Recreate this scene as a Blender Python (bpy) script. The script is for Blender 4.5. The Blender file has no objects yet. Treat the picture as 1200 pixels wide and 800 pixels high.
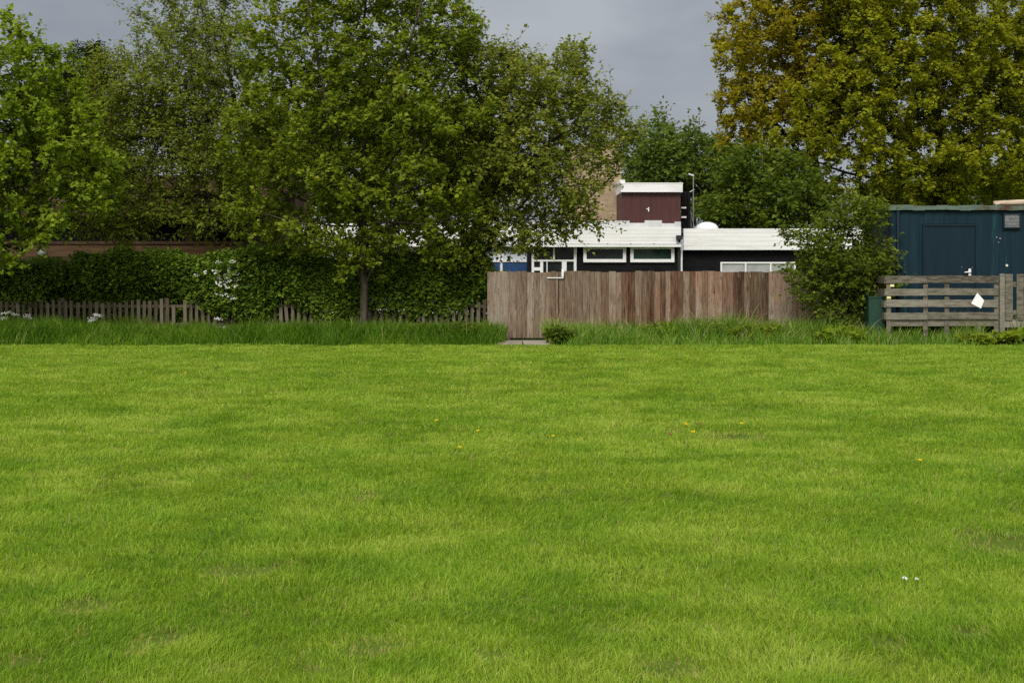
import bpy, math, random
import numpy as np
from mathutils import Vector, noise

random.seed(7)
RNG = np.random.default_rng(11)
F = 1667.0            # focal length, in pixels of the 1200 px wide photograph (50 mm on a 36 mm sensor)
HOR = 315.0           # row of the horizon
EYE = 1.6             # eye height in metres
COL = bpy.context.scene.collection
sc = bpy.context.scene


def WX(px, Y): return (px - 600.0) / F * Y
def WZ(py, Y): return EYE - (py - HOR) / F * Y
def WP(px, py, Y): return np.array([WX(px, Y), Y, WZ(py, Y)])


# ------------------------------------------------------------------ object helpers
def tag(o, label=None, cat=None, group=None, kind=None):
    if label: o['label'] = label
    if cat: o['category'] = cat
    if group: o['group'] = group
    if kind: o['kind'] = kind
    return o


def empty(name, loc, label, cat, group=None, rz=0.0):
    o = bpy.data.objects.new(name, None)
    COL.objects.link(o)
    o.location = loc
    o.rotation_euler = (0, 0, rz)
    o.empty_display_size = 0.2
    return tag(o, label, cat, group)


def np_mesh(name, verts, faces, mat, parent=None, attrs=None, smooth=False):
    """faces: list of integer arrays (n,3) / (n,4). World coordinates; an object with a parent is stored relative to it."""
    me = bpy.data.meshes.new(name)
    verts = np.asarray(verts, dtype=np.float32)
    if parent is not None:
        base = np.array(parent.location, dtype=np.float32)
        a = parent.rotation_euler.z
        if parent.parent is not None:
            base = base + np.array(parent.parent.location, dtype=np.float32)
        verts = verts - base
    me.vertices.add(len(verts))
    me.vertices.foreach_set('co', np.ascontiguousarray(verts).ravel())
    faces = [np.asarray(f, dtype=np.int32) for f in faces if len(f)]
    loops = np.concatenate([f.ravel() for f in faces])
    tot = np.concatenate([np.full(len(f), f.shape[1], dtype=np.int32) for f in faces])
    st = np.concatenate([[0], np.cumsum(tot)[:-1]]).astype(np.int32)
    me.loops.add(len(loops))
    me.loops.foreach_set('vertex_index', loops)
    me.polygons.add(len(tot))
    me.polygons.foreach_set('loop_start', st)
    if attrs:
        for k, v in attrs.items():
            at = me.attributes.new(k, 'FLOAT', 'POINT')
            at.data.foreach_set('value', np.asarray(v, dtype=np.float32))
    me.update(calc_edges=True)
    if smooth: me.shade_smooth()
    else: me.shade_flat()
    for m in (mat if isinstance(mat, (list, tuple)) else [mat]):
        me.materials.append(m)
    o = bpy.data.objects.new(name, me)
    COL.objects.link(o)
    if parent is not None:
        o.parent = parent
    return o


class MB:
    """collects boxes, tubes and loose polygons for one mesh"""
    def __init__(s):
        s.v, s.q, s.t, s.a, s.n = [], [], [], [], 0

    def add(s, v, q=None, t=None, tint=0.5):
        v = np.asarray(v, dtype=float)
        s.v.append(v)
        if q is not None and len(q): s.q.append(np.asarray(q) + s.n)
        if t is not None and len(t): s.t.append(np.asarray(t) + s.n)
        s.a.append(np.full(len(v), tint) if np.isscalar(tint) else np.asarray(tint))
        s.n += len(v)
        return s

    def box(s, x0, x1, y0, y1, z0, z1, tint=0.5, rz=0.0, tilt=0.0, bev=0.0):
        c = np.array([(x0 + x1) / 2, (y0 + y1) / 2, (z0 + z1) / 2])
        h = np.array([(x1 - x0) / 2, (y1 - y0) / 2, (z1 - z0) / 2])
        if bev <= 0:
            p = np.array([[a, b, d] for d in (-1, 1) for (a, b) in ((-1, -1), (1, -1), (1, 1), (-1, 1))], dtype=float) * h
            q = [[0, 3, 2, 1], [4, 5, 6, 7], [0, 1, 5, 4], [1, 2, 6, 5], [2, 3, 7, 6], [3, 0, 4, 7]]
        else:   # chamfered upright edges and ends
            b = bev
            ring = [(-h[0] + b, -h[1]), (h[0] - b, -h[1]), (h[0], -h[1] + b), (h[0], h[1] - b),
                    (h[0] - b, h[1]), (-h[0] + b, h[1]), (-h[0], h[1] - b), (-h[0], -h[1] + b)]
            p = np.array([[x, y, z] for z in (-h[2], h[2]) for x, y in ring])
            q = [[i, (i + 1) % 8, 8 + (i + 1) % 8, 8 + i] for i in range(8)]
            q += [[0, 7, 6, 1], [1, 6, 5, 2], [2, 5, 4, 3], [8, 9, 14, 15], [9, 10, 13, 14], [10, 11, 12, 13]]
        if tilt:
            ca, sa = math.cos(tilt), math.sin(tilt)
            p = np.stack([p[:, 0] * ca - p[:, 2] * sa, p[:, 1], p[:, 0] * sa + p[:, 2] * ca], 1)
        if rz:
            ca, sa = math.cos(rz), math.sin(rz)
            p = np.stack([p[:, 0] * ca - p[:, 1] * sa, p[:, 0] * sa + p[:, 1] * ca, p[:, 2]], 1)
        return s.add(p + c, q=q, tint=tint)

    def tube(s, pts, rad, k=8, tint=0.5, caps=True):
        pts = [np.asarray(p, dtype=float) for p in pts]
        rad = [rad] * len(pts) if np.isscalar(rad) else rad
        v = []
        for i, p in enumerate(pts):
            d = pts[min(i + 1, len(pts) - 1)] - pts[max(i - 1, 0)]
            d = d / (np.linalg.norm(d) + 1e-9)
            r = np.array([0.13, 0.97, 0.2]) if abs(d[1]) < 0.9 else np.array([0.1, 0.2, 0.97])
            u = np.cross(d, r); u /= np.linalg.norm(u); w = np.cross(d, u)
            for j in range(k):
                a = 2 * math.pi * j / k
                v.append(p + rad[i] * (math.cos(a) * u + math.sin(a) * w))
        q = [[i * k + j, i * k + (j + 1) % k, (i + 1) * k + (j + 1) % k, (i + 1) * k + j] for i in range(len(pts) - 1) for j in range(k)]
        t = []
        if caps:
            v.append(pts[0]); v.append(pts[-1])
            n = len(v)
            t = [[n - 2, (j + 1) % k, j] for j in range(k)] + [[n - 1, (len(pts) - 1) * k + j, (len(pts) - 1) * k + (j + 1) % k] for j in range(k)]
        return s.add(v, q=q, t=t, tint=tint)

    def build(s, name, mat, parent=None, smooth=False):
        f = []
        if s.q: f.append(np.concatenate(s.q))
        if s.t: f.append(np.concatenate(s.t))
        return np_mesh(name, np.concatenate(s.v), f, mat, parent, {'tint': np.concatenate(s.a)}, smooth)


# ------------------------------------------------------------------ materials
def new_mat(name):
    m = bpy.data.materials.new(name)
    m.use_nodes = True
    nt = m.node_tree
    nt.nodes.clear()
    return m, nt


def nd(nt, t, **kw):
    n = nt.nodes.new(t)
    for k, v in kw.items():
        if k.startswith('i_'):
            key = k[2:]
            n.inputs[int(key) if key.isdigit() else key.replace('_', ' ')].default_value = v
        else:
            setattr(n, k, v)
    return n


def ramp(nt, stops, interp='LINEAR'):
    r = nd(nt, 'ShaderNodeValToRGB')
    r.color_ramp.interpolation = interp
    el = r.color_ramp.elements
    while len(el) < len(stops): el.new(0.5)
    for e, (p, c) in zip(el, stops):
        e.position = p
        e.color = (*c, 1)
    return r


def leaf_mat(name, stops, trans=0.35, tcol=(1.25, 1.2, 0.6), rough=0.5, spec=0.16, var=0.25, vscale=0.8):
    """leaf colour from the per-leaf tint, wandering a little from branch to branch"""
    m, nt = new_mat(name)
    L = nt.links.new
    at = nd(nt, 'ShaderNodeAttribute', attribute_name='tint')
    geo = nd(nt, 'ShaderNodeNewGeometry')
    nz = nd(nt, 'ShaderNodeTexNoise', i_Scale=vscale, i_Detail=2.0)
    L(geo.outputs['Position'], nz.inputs['Vector'])
    ma = nd(nt, 'ShaderNodeMath', operation='MULTIPLY_ADD')
    ma.inputs[1].default_value = var * 2.5
    L(nz.outputs['Fac'], ma.inputs[0])
    sub = nd(nt, 'ShaderNodeMath', operation='SUBTRACT')
    sub.inputs[1].default_value = var * 1.25
    L(at.outputs['Fac'], sub.inputs[0])
    L(sub.outputs[0], ma.inputs[2])
    r = ramp(nt, stops)
    L(ma.outputs[0], r.inputs[0])
    p = nd(nt, 'ShaderNodeBsdfPrincipled')
    p.inputs['Roughness'].default_value = rough
    p.inputs['Specular IOR Level'].default_value = spec
    L(r.outputs[0], p.inputs['Base Color'])
    mul = nd(nt, 'ShaderNodeMixRGB', blend_type='MULTIPLY', i_Fac=1.0)
    mul.inputs[2].default_value = (*tcol, 1)
    L(r.outputs[0], mul.inputs[1])
    tr = nd(nt, 'ShaderNodeBsdfTranslucent')
    L(mul.outputs[0], tr.inputs['Color'])
    mx = nd(nt, 'ShaderNodeMixShader', i_Fac=trans)
    L(p.outputs[0], mx.inputs[1])
    L(tr.outputs[0], mx.inputs[2])
    out = nd(nt, 'ShaderNodeOutputMaterial')
    L(mx.outputs[0], out.inputs['Surface'])
    return m


def surf_mat(name, stops, scale=(1, 1, 1), nscale=4.0, detail=5.0, tintw=0.6, rough=0.7, spec=0.3, bump=0.0, bscale=30.0,
             spots=None, spot_scale=6.0, spot_lo=0.62, metallic=0.0, wash=None, wash_scale=(1.2, 1.2, .6), wash_lo=.42):
    """weathered surface: ramp over (tint + stretched noise), optional stains of another colour, fine bump"""
    m, nt = new_mat(name)
    L = nt.links.new
    tc = nd(nt, 'ShaderNodeTexCoord')
    mp = nd(nt, 'ShaderNodeMapping')
    mp.inputs['Scale'].default_value = scale
    L(tc.outputs['Object'], mp.inputs['Vector'])
    at = nd(nt, 'ShaderNodeAttribute', attribute_name='tint')
    off = nd(nt, 'ShaderNodeVectorMath', operation='SCALE')
    off.inputs['Scale'].default_value = 37.0
    comb = nd(nt, 'ShaderNodeCombineXYZ')
    L(at.outputs['Fac'], comb.inputs[0]); L(at.outputs['Fac'], comb.inputs[1]); L(at.outputs['Fac'], comb.inputs[2])
    L(comb.outputs[0], off.inputs[0])
    addv = nd(nt, 'ShaderNodeVectorMath', operation='ADD')
    L(mp.outputs[0], addv.inputs[0]); L(off.outputs[0], addv.inputs[1])
    nz = nd(nt, 'ShaderNodeTexNoise', i_Scale=nscale, i_Detail=detail, i_Roughness=0.62)
    L(addv.outputs[0], nz.inputs['Vector'])
    a = nd(nt, 'ShaderNodeMath', operation='MULTIPLY'); a.inputs[1].default_value = tintw
    L(at.outputs['Fac'], a.inputs[0])
    b = nd(nt, 'ShaderNodeMath', operation='MULTIPLY_ADD'); b.inputs[1].default_value = 1.0
    L(nz.outputs['Fac'], b.inputs[0]); L(a.outputs[0], b.inputs[2])
    c = nd(nt, 'ShaderNodeMath', operation='SUBTRACT'); c.inputs[1].default_value = tintw * 0.5
    L(b.outputs[0], c.inputs[0])
    r = ramp(nt, stops)
    L(c.outputs[0], r.inputs[0])
    col = r.outputs[0]
    if spots:
        n2 = nd(nt, 'ShaderNodeTexNoise', i_Scale=spot_scale, i_Detail=6.0, i_Roughness=0.7)
        L(addv.outputs[0], n2.inputs['Vector'])
        mr = nd(nt, 'ShaderNodeMapRange', i_1=spot_lo, i_2=spot_lo + 0.08)
        L(n2.outputs['Fac'], mr.inputs[0])
        mix = nd(nt, 'ShaderNodeMixRGB')
        mix.inputs[2].default_value = (*spots, 1)
        L(mr.outputs[0], mix.inputs[0]); L(col, mix.inputs[1])
        col = mix.outputs[0]
    if wash:
        mw = nd(nt, 'ShaderNodeMapping'); mw.inputs['Scale'].default_value = wash_scale
        L(tc.outputs['Object'], mw.inputs['Vector'])
        av = nd(nt, 'ShaderNodeVectorMath', operation='ADD')
        L(mw.outputs[0], av.inputs[0]); L(comb.outputs[0], av.inputs[1])
        n3 = nd(nt, 'ShaderNodeTexNoise', i_Scale=1.0, i_Detail=5.0, i_Roughness=0.65)
        L(av.outputs[0], n3.inputs['Vector'])
        m3 = nd(nt, 'ShaderNodeMapRange', i_1=wash_lo, i_2=wash_lo + .25, i_3=0.0, i_4=0.75)
        L(n3.outputs['Fac'], m3.inputs[0])
        mx3 = nd(nt, 'ShaderNodeMixRGB', blend_type='MULTIPLY')
        mx3.inputs[2].default_value = (*wash, 1)
        L(m3.outputs[0], mx3.inputs[0]); L(col, mx3.inputs[1])
        col = mx3.outputs[0]
    p = nd(nt, 'ShaderNodeBsdfPrincipled', i_Metallic=metallic)
    p.inputs['Roughness'].default_value = rough
    p.inputs['Specular IOR Level'].default_value = spec
    L(col, p.inputs['Base Color'])
    if bump:
        bn = nd(nt, 'ShaderNodeTexNoise', i_Scale=bscale, i_Detail=3.0)
        L(addv.outputs[0], bn.inputs['Vector'])
        bp = nd(nt, 'ShaderNodeBump', i_Strength=bump, i_Distance=0.01)
        L(bn.outputs['Fac'], bp.inputs['Height'])
        L(bp.outputs[0], p.inputs['Normal'])
    out = nd(nt, 'ShaderNodeOutputMaterial')
    L(p.outputs[0], out.inputs['Surface'])
    return m


def brick_mat(name):
    m, nt = new_mat(name)
    L = nt.links.new
    tc = nd(nt, 'ShaderNodeTexCoord')
    sp = nd(nt, 'ShaderNodeSeparateXYZ'); L(tc.outputs['Object'], sp.inputs[0])
    ad = nd(nt, 'ShaderNodeMath', operation='ADD'); L(sp.outputs[0], ad.inputs[0]); L(sp.outputs[1], ad.inputs[1])
    cb = nd(nt, 'ShaderNodeCombineXYZ'); L(ad.outputs[0], cb.inputs[0]); L(sp.outputs[2], cb.inputs[1])
    br = nd(nt, 'ShaderNodeTexBrick', i_Scale=1.0, i_Mortar_Size=0.008, i_Brick_Width=0.225, i_Row_Height=0.075)
    br.inputs['Color1'].default_value = (0.4, 0.3, 0.185, 1)
    br.inputs['Color2'].default_value = (0.3, 0.22, 0.14, 1)
    br.inputs['Mortar'].default_value = (0.3, 0.25, 0.2, 1)
    L(cb.outputs[0], br.inputs['Vector'])
    nz = nd(nt, 'ShaderNodeTexNoise', i_Scale=2.5, i_Detail=5.0); L(tc.outputs['Object'], nz.inputs['Vector'])
    r = ramp(nt, [(0.3, (0.65, 0.62, 0.6)), (0.7, (1.05, 1.03, 1.0))]); L(nz.outputs['Fac'], r.inputs[0])
    mu = nd(nt, 'ShaderNodeMixRGB', blend_type='MULTIPLY', i_Fac=1.0)
    L(br.outputs[0], mu.inputs[1]); L(r.outputs[0], mu.inputs[2])
    p = nd(nt, 'ShaderNodeBsdfPrincipled', i_Roughness=0.9); L(mu.outputs[0], p.inputs['Base Color'])
    out = nd(nt, 'ShaderNodeOutputMaterial'); L(p.outputs[0], out.inputs['Surface'])
    return m


def pane_mat(name, col=(0.012, 0.016, 0.016), rough=0.04, spec=0.1):
    m, nt = new_mat(name)
    p = nd(nt, 'ShaderNodeBsdfPrincipled', i_Roughness=rough)
    p.inputs['Specular IOR Level'].default_value = spec
    tc = nd(nt, 'ShaderNodeTexCoord')
    nz = nd(nt, 'ShaderNodeTexNoise', i_Scale=1.3, i_Detail=3.0)
    nt.links.new(tc.outputs['Object'], nz.inputs['Vector'])
    r = ramp(nt, [(0.35, tuple(c * 0.6 for c in col)), (0.7, tuple(c * 1.5 for c in col))])
    nt.links.new(nz.outputs['Fac'], r.inputs[0])
    nt.links.new(r.outputs[0], p.inputs['Base Color'])
    bp = nd(nt, 'ShaderNodeBump', i_Strength=0.015, i_Distance=0.02)
    nt.links.new(nz.outputs['Fac'], bp.inputs['Height'])
    nt.links.new(bp.outputs[0], p.inputs['Normal'])
    out = nd(nt, 'ShaderNodeOutputMaterial')
    nt.links.new(p.outputs[0], out.inputs['Surface'])
    return m


M = {}
M['bark'] = surf_mat('bark', [(0.3, (0.03, 0.024, 0.017)), (0.5, (0.065, 0.054, 0.038)), (0.75, (0.11, 0.1, 0.075))], (1, 1, .25), 9, 6, 0.3, 0.9, 0.1, 0.5, 20, (0.07, 0.085, 0.035), 4.0, 0.58)
M['bark_dark'] = surf_mat('bark_dark', [(0.3, (0.014, 0.011, 0.009)), (0.7, (0.05, 0.04, 0.03))], (1, 1, .25), 9, 6, 0.3, 0.9, 0.1, 0.5, 20)
M['fence_wood'] = surf_mat('fence_wood', [(0.14, (0.035, 0.022, 0.013)), (0.38, (0.115, 0.078, 0.05)), (0.6, (0.19, 0.145, 0.104)), (0.9, (0.33, 0.285, 0.23))],
                           (14, 14, 1.3), 2.2, 8, 0.68, 0.85, 0.15, 0.35, 25, (0.035, 0.023, 0.016), 2.6, 0.57, wash=(1.0, .66, .55))
M['grey_wood'] = surf_mat('grey_wood', [(0.25, (0.045, 0.038, 0.027)), (0.5, (0.14, 0.126, 0.098)), (0.82, (0.26, 0.24, 0.2))],
                          (2.0, 10, 10), 2.5, 6, 0.55, 0.85, 0.15, 0.35, 25, (0.06, 0.055, 0.04), 2.5, 0.62)
M['picket_wood'] = surf_mat('picket_wood', [(0.2, (0.05, 0.04, 0.026)), (0.5, (0.115, 0.095, 0.065)), (0.85, (0.21, 0.18, 0.135))],
                            (12, 12, 0.9), 2.2, 6, 0.6, 0.85, 0.15, 0.3, 25, (0.08, 0.09, 0.04), 1.5, 0.62)
M['brown_board'] = surf_mat('brown_board', [(0.25, (0.028, 0.014, 0.006)), (0.5, (0.06, 0.031, 0.013)), (0.8, (0.1, 0.055, 0.024))], (0.8, 6, 9), 2.2, 6, 0.5, 0.7, 0.25)
M['roof_brown'] = surf_mat('roof_brown', [(0.3, (0.035, 0.022, 0.014)), (0.7, (0.09, 0.055, 0.035))], (1, 1, 1), 5, 6, 0.5, 0.85, 0.15)
M['white_paint'] = surf_mat('white_paint', [(0.25, (0.56, 0.56, 0.55)), (0.5, (0.7, 0.7, 0.7)), (0.8, (0.76, 0.76, 0.76))], (0.5, 1, 4), 2.0, 5, 0.2, 0.45, 0.4)
M['pale_felt'] = surf_mat('pale_felt', [(0.25, (0.36, 0.37, 0.38)), (0.7, (0.58, 0.58, 0.58))], (1, 1, 1), 1.5, 6, 0.3, 0.85, 0.2)
M['black_board'] = surf_mat('black_board', [(0.3, (0.004, 0.004, 0.005)), (0.7, (0.011, 0.01, 0.011))], (1, 1, 6), 3, 4, 0.4, 0.7, 0.08)
M['black_plastic'] = surf_mat('black_plastic', [(0.3, (0.009, 0.009, 0.01)), (0.7, (0.02, 0.02, 0.02))], (1, 1, 1), 6, 3, 0.2, 0.35, 0.45)
M['maroon'] = surf_mat('maroon', [(0.25, (0.042, 0.0135, 0.0135)), (0.7, (0.072, 0.023, 0.022))], (3, 3, .6), 3, 5, 0.3, 0.55, 0.3)
M['frosted'] = surf_mat('frosted', [(0.3, (0.24, 0.25, 0.25)), (0.7, (0.38, 0.39, 0.39))], (1, 1, 1), 1.5, 3, 0.3, 0.25, 0.5)
M['blue_panel'] = surf_mat('blue_panel', [(0.3, (0.012, 0.04, 0.12)), (0.7, (0.025, 0.075, 0.2))], (1, 1, 1), 1.5, 3, 0.3, 0.4, 0.4)
M['pane_sky_reflection'] = surf_mat('pane_sky_reflection', [(0.3, (0.42, 0.46, 0.52)), (0.7, (0.6, 0.64, 0.7))], (1, 1, 1), 0.8, 3, 0.3, 0.12, 0.5)  # pale grey blue imitates sky mirrored in the glass
M['pane'] = pane_mat('pane')
M['pane_tree_reflection'] = pane_mat('pane_tree_reflection', (0.01, 0.028, 0.02))  # greenish reflection of trees painted into the glass colour
M['pane_dim'] = pane_mat('pane_dim', (0.004, 0.005, 0.006), 0.2, 0.05)
M['brick'] = brick_mat('buff_brick')
M['navy'] = surf_mat('navy', [(0.2, (0.0035, 0.0145, 0.022)), (0.5, (0.0052, 0.0205, 0.0305)), (0.8, (0.009, 0.033, 0.043))], (5, 5, 0.35), 1.7, 6, 0.25, 0.6, 0.14, 0.08, 30, (0.012, 0.055, 0.06), 1.4, 0.64)
M['navy_door'] = surf_mat('navy_door', [(0.2, (0.0033, 0.0135, 0.021)), (0.8, (0.006, 0.0215, 0.032))], (3, 3, 0.5), 1.7, 6, 0.25, 0.6, 0.14)
M['navy_dark'] = surf_mat('navy_dark', [(0.2, (0.004, 0.012, 0.02)), (0.8, (0.012, 0.022, 0.032))], (3, 3, 0.5), 1.7, 6, 0.25, 0.6, 0.15)
M['roof_lip'] = surf_mat('roof_lip', [(0.3, (0.035, 0.06, 0.05)), (0.45, (0.1, 0.15, 0.12)), (0.6, (0.06, 0.03, 0.016)), (0.75, (0.07, 0.08, 0.045))], (0.75, 0.75, 1.5), 1.8, 5, 0.1, 0.75, 0.25, 0.2, 20)
M['grey_metal'] = surf_mat('grey_metal', [(0.3, (0.12, 0.125, 0.13)), (0.7, (0.24, 0.25, 0.25))], (1, 1, 1), 8, 4, 0.4, 0.5, 0.4)
M['chrome'] = surf_mat('chrome', [(0.3, (0.55, 0.55, 0.54)), (0.7, (0.75, 0.75, 0.74))], (1, 1, 1), 8, 3, 0.2, 0.35, 0.5)
M['paper'] = surf_mat('paper', [(0.3, (0.74, 0.74, 0.75)), (0.7, (0.82, 0.82, 0.82))], (1, 1, 1), 6, 3, 0.2, 0.8, 0.2)
M['reflector'] = surf_mat('reflector', [(0.3, (0.6, 0.5, 0.16)), (0.7, (0.8, 0.72, 0.4))], (1, 1, 1), 30, 2, 0.2, 0.3, 0.5)
M['bin_green'] = surf_mat('bin_green', [(0.3, (0.006, 0.03, 0.018)), (0.7, (0.01, 0.048, 0.028))], (2, 2, .6), 3, 4, 0.3, 0.45, 0.4)
M['pale_wood'] = surf_mat('pale_wood', [(0.3, (0.3, 0.21, 0.14)), (0.7, (0.6, 0.5, 0.38))], (1, 8, 8), 3, 5, 0.3, 0.8, 0.2)
M['concrete'] = surf_mat('concrete', [(0.3, (0.19, 0.16, 0.13)), (0.7, (0.36, 0.32, 0.27))], (1, 1, 1), 7, 7, 0.4, 0.9, 0.2, 0.3, 40, (0.08, 0.1, 0.04), 3.0, 0.62)
M['white_petal'] = leaf_mat('white_petal', [(0, (0.6, 0.6, 0.55)), (1, (0.82, 0.82, 0.78))], 0.3, (1, 1, 1), 0.7, 0.1, 0.1)
M['yellow_petal'] = leaf_mat('yellow_petal', [(0, (0.7, 0.5, 0.01)), (1, (0.82, 0.65, 0.02))], 0.25, (1, 1, 1), 0.7, 0.1, 0.1)
M['seed_brown'] = leaf_mat('seed_brown', [(0, (0.16, 0.07, 0.03)), (1, (0.3, 0.16, 0.07))], 0.2, (1, 1, 1), 0.8, 0.1, 0.1)
M['stem'] = leaf_mat('stem', [(0, (0.05, 0.09, 0.02)), (1, (0.1, 0.15, 0.03))], 0.2)

GREEN = {
    'bright': [(0.0, (0.07839, 0.1334, 0.0066)), (0.45, (0.1764, 0.2607, 0.0132)), (1.0, (0.3266, 0.4002, 0.033))],
    'olive': [(0.0, (0.09142, 0.1195, 0.01)), (0.5, (0.2012, 0.2498, 0.025)), (1.0, (0.3535, 0.4023, 0.07))],
    'maple': [(0.0, (0.07693, 0.1174, 0.0072)), (0.45, (0.1731, 0.2373, 0.0132)), (0.88, (0.2885, 0.3522, 0.0264)), (1.0, (0.3205, 0.2966, 0.042))],
    'ash': [(0.0, (0.09449, 0.1286, 0.012)), (0.5, (0.2107, 0.2512, 0.0264)), (1.0, (0.378, 0.3915, 0.072))],
    'far': [(0.0, (0.07, 0.11, 0.014)), (0.5, (0.135, 0.205, 0.028)), (1.0, (0.22, 0.29, 0.055))],
    'deep': [(0.0, (0.04813, 0.08316, 0.008)), (0.5, (0.1031, 0.1617, 0.014)), (1.0, (0.1925, 0.2402, 0.026))],
    'bronze': [(0.0, (0.175, 0.1493, 0.0088)), (0.45, (0.3149, 0.2856, 0.0143)), (0.8, (0.3966, 0.3634, 0.022)), (1.0, (0.3616, 0.4024, 0.033))],
    'gold': [(0.0, (0.1236, 0.1351, 0.0066)), (0.45, (0.2542, 0.277, 0.0121)), (0.88, (0.3916, 0.419, 0.022)), (1.0, (0.4121, 0.3513, 0.0308))],
    'hedge': [(0.0, (0.04158, 0.0875, 0.0066)), (0.5, (0.104, 0.175, 0.0132)), (1.0, (0.2228, 0.2937, 0.0264))],
    'thorn': [(0.0, (0.05152, 0.09072, 0.007)), (0.5, (0.1288, 0.1814, 0.014)), (1.0, (0.2421, 0.3024, 0.03))],
    'pine': [(0.0, (0.014, 0.026, 0.009)), (1.0, (0.04, 0.065, 0.02))],
}
for k, st in GREEN.items():
    M['leaf_' + k] = leaf_mat('leaf_' + k, st, 0.52 if k not in ('pine', 'hedge') else 0.32)
GRASS = [(0.0, (0.062, 0.15, 0.009)), (0.3, (0.165, 0.302, 0.016)), (0.6, (0.28, 0.41, 0.03)), (0.86, (0.45, 0.53, 0.1)), (1.0, (0.36, 0.28, 0.12))]
M['grass'] = leaf_mat('grass', GRASS, 0.4, (1.15, 1.15, 0.7), 0.55, 0.2, 0.035, 0.35)
M['lush_shaded_grass'] = leaf_mat('lush_shaded_grass', [(0.0, (0.04, 0.1, 0.006)), (0.5, (0.1, 0.2, 0.01)), (0.85, (0.2, 0.3, 0.022)), (1.0, (0.26, 0.24, 0.1))], 0.35, (1.1, 1.15, 0.7), 0.5, 0.12, 0.12, 0.6)  # lush deep green, darkened further for the shade of trees and hedge
M['tall_grass'] = leaf_mat('tall_grass', [(0.0, (0.05, 0.125, 0.008)), (0.5, (0.11, 0.235, 0.014)), (0.85, (0.2, 0.33, 0.025)), (1.0, (0.36, 0.31, 0.15))], 0.35, (1.15, 1.15, 0.7), 0.5, 0.3, 0.12, 0.6)


# ------------------------------------------------------------------ numpy noise
def vnoise(x, y, scale, seed):
    r = np.random.default_rng(seed).random((257, 257))
    u, v = x / scale + 91.3, y / scale + 47.7
    i, j = np.floor(u).astype(int), np.floor(v).astype(int)
    fu, fv = u - i, v - j
    fu, fv = fu * fu * (3 - 2 * fu), fv * fv * (3 - 2 * fv)
    i0, j0, i1, j1 = i % 257, j % 257, (i + 1) % 257, (j + 1) % 257
    return (r[i0, j0] * (1 - fu) + r[i1, j0] * fu) * (1 - fv) + (r[i0, j1] * (1 - fu) + r[i1, j1] * fu) * fv


def ground_z(x, y):
    """gentle unevenness of the playing field, level near the buildings"""
    a = (vnoise(x, y, 2.6, 1) - 0.5) * 0.03 + (vnoise(x, y, 0.7, 2) - 0.5) * 0.016
    fade = np.clip((31.0 - y) / 3.0, 0, 1) * np.clip((y + 4) / 4, 0, 1) * np.clip((26 - np.abs(x)) / 6, 0, 1)
    return a * fade


def unit(v):
    return v / (np.linalg.norm(v, axis=-1, keepdims=True) + 1e-9)


# ------------------------------------------------------------------ leaves
def leaf_geo(pos, axis, nrm, size, width=0.42, fold=0.12, droop=0.12):
    """folded leaves: 4 vertices, 2 triangles each"""
    axis = unit(axis)
    side = unit(np.cross(nrm, axis))
    nrm = np.cross(axis, side)
    s = size[:, None]
    n = len(pos)
    v = np.empty((n, 4, 3))
    v[:, 0] = pos
    v[:, 1] = pos + s * (0.42 * axis + width * side + fold * nrm)
    v[:, 2] = pos + s * (axis - droop * nrm)
    v[:, 3] = pos + s * (0.42 * axis - width * side + fold * nrm)
    b = np.arange(n)[:, None] * 4
    t = np.concatenate([b + np.array([0, 2, 1]), b + np.array([0, 3, 2])], 1).reshape(-1, 3)
    return v.reshape(-1, 3), t


def sprays(base, dirs, length, m, size, spread=0.9, width=0.42, flat=0.75, jitter=0.06, rng=RNG, hang=0.15):
    """m leaves set alternately along each little shoot"""
    n = len(base)
    t = ((np.arange(m)[None, :] + rng.random((n, m)) * 0.7 + 0.3) / m) ** 0.6
    p = base[:, None] + dirs[:, None] * (length[:, None] * t)[..., None] + rng.normal(0, jitter, (n, m, 3))
    up = np.array([0, 0, 1.0])
    lat = unit(np.cross(dirs, up + rng.normal(0, .25, (n, 3))))
    sg = np.where(np.arange(m) % 2 == 0, 1.0, -1.0)[None, :, None]
    ax = dirs[:, None] * 0.7 + lat[:, None] * sg * spread + rng.normal(0, .35, (n, m, 3)) - up * hang
    nr = up * flat + rng.normal(0, .42, (n, m, 3)) + np.array([-.05, -.28, 0])
    s = size * (0.6 + 0.8 * rng.random((n, m)))
    tint = np.clip(rng.normal(0.47, 0.2, (n, m)) + rng.normal(0, 0.1, (n, 1)), 0, 1)
    v, f = leaf_geo(p.reshape(-1, 3), ax.reshape(-1, 3), nr.reshape(-1, 3), s.ravel(), width)
    return v, f, np.repeat(tint.ravel(), 4)


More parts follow.
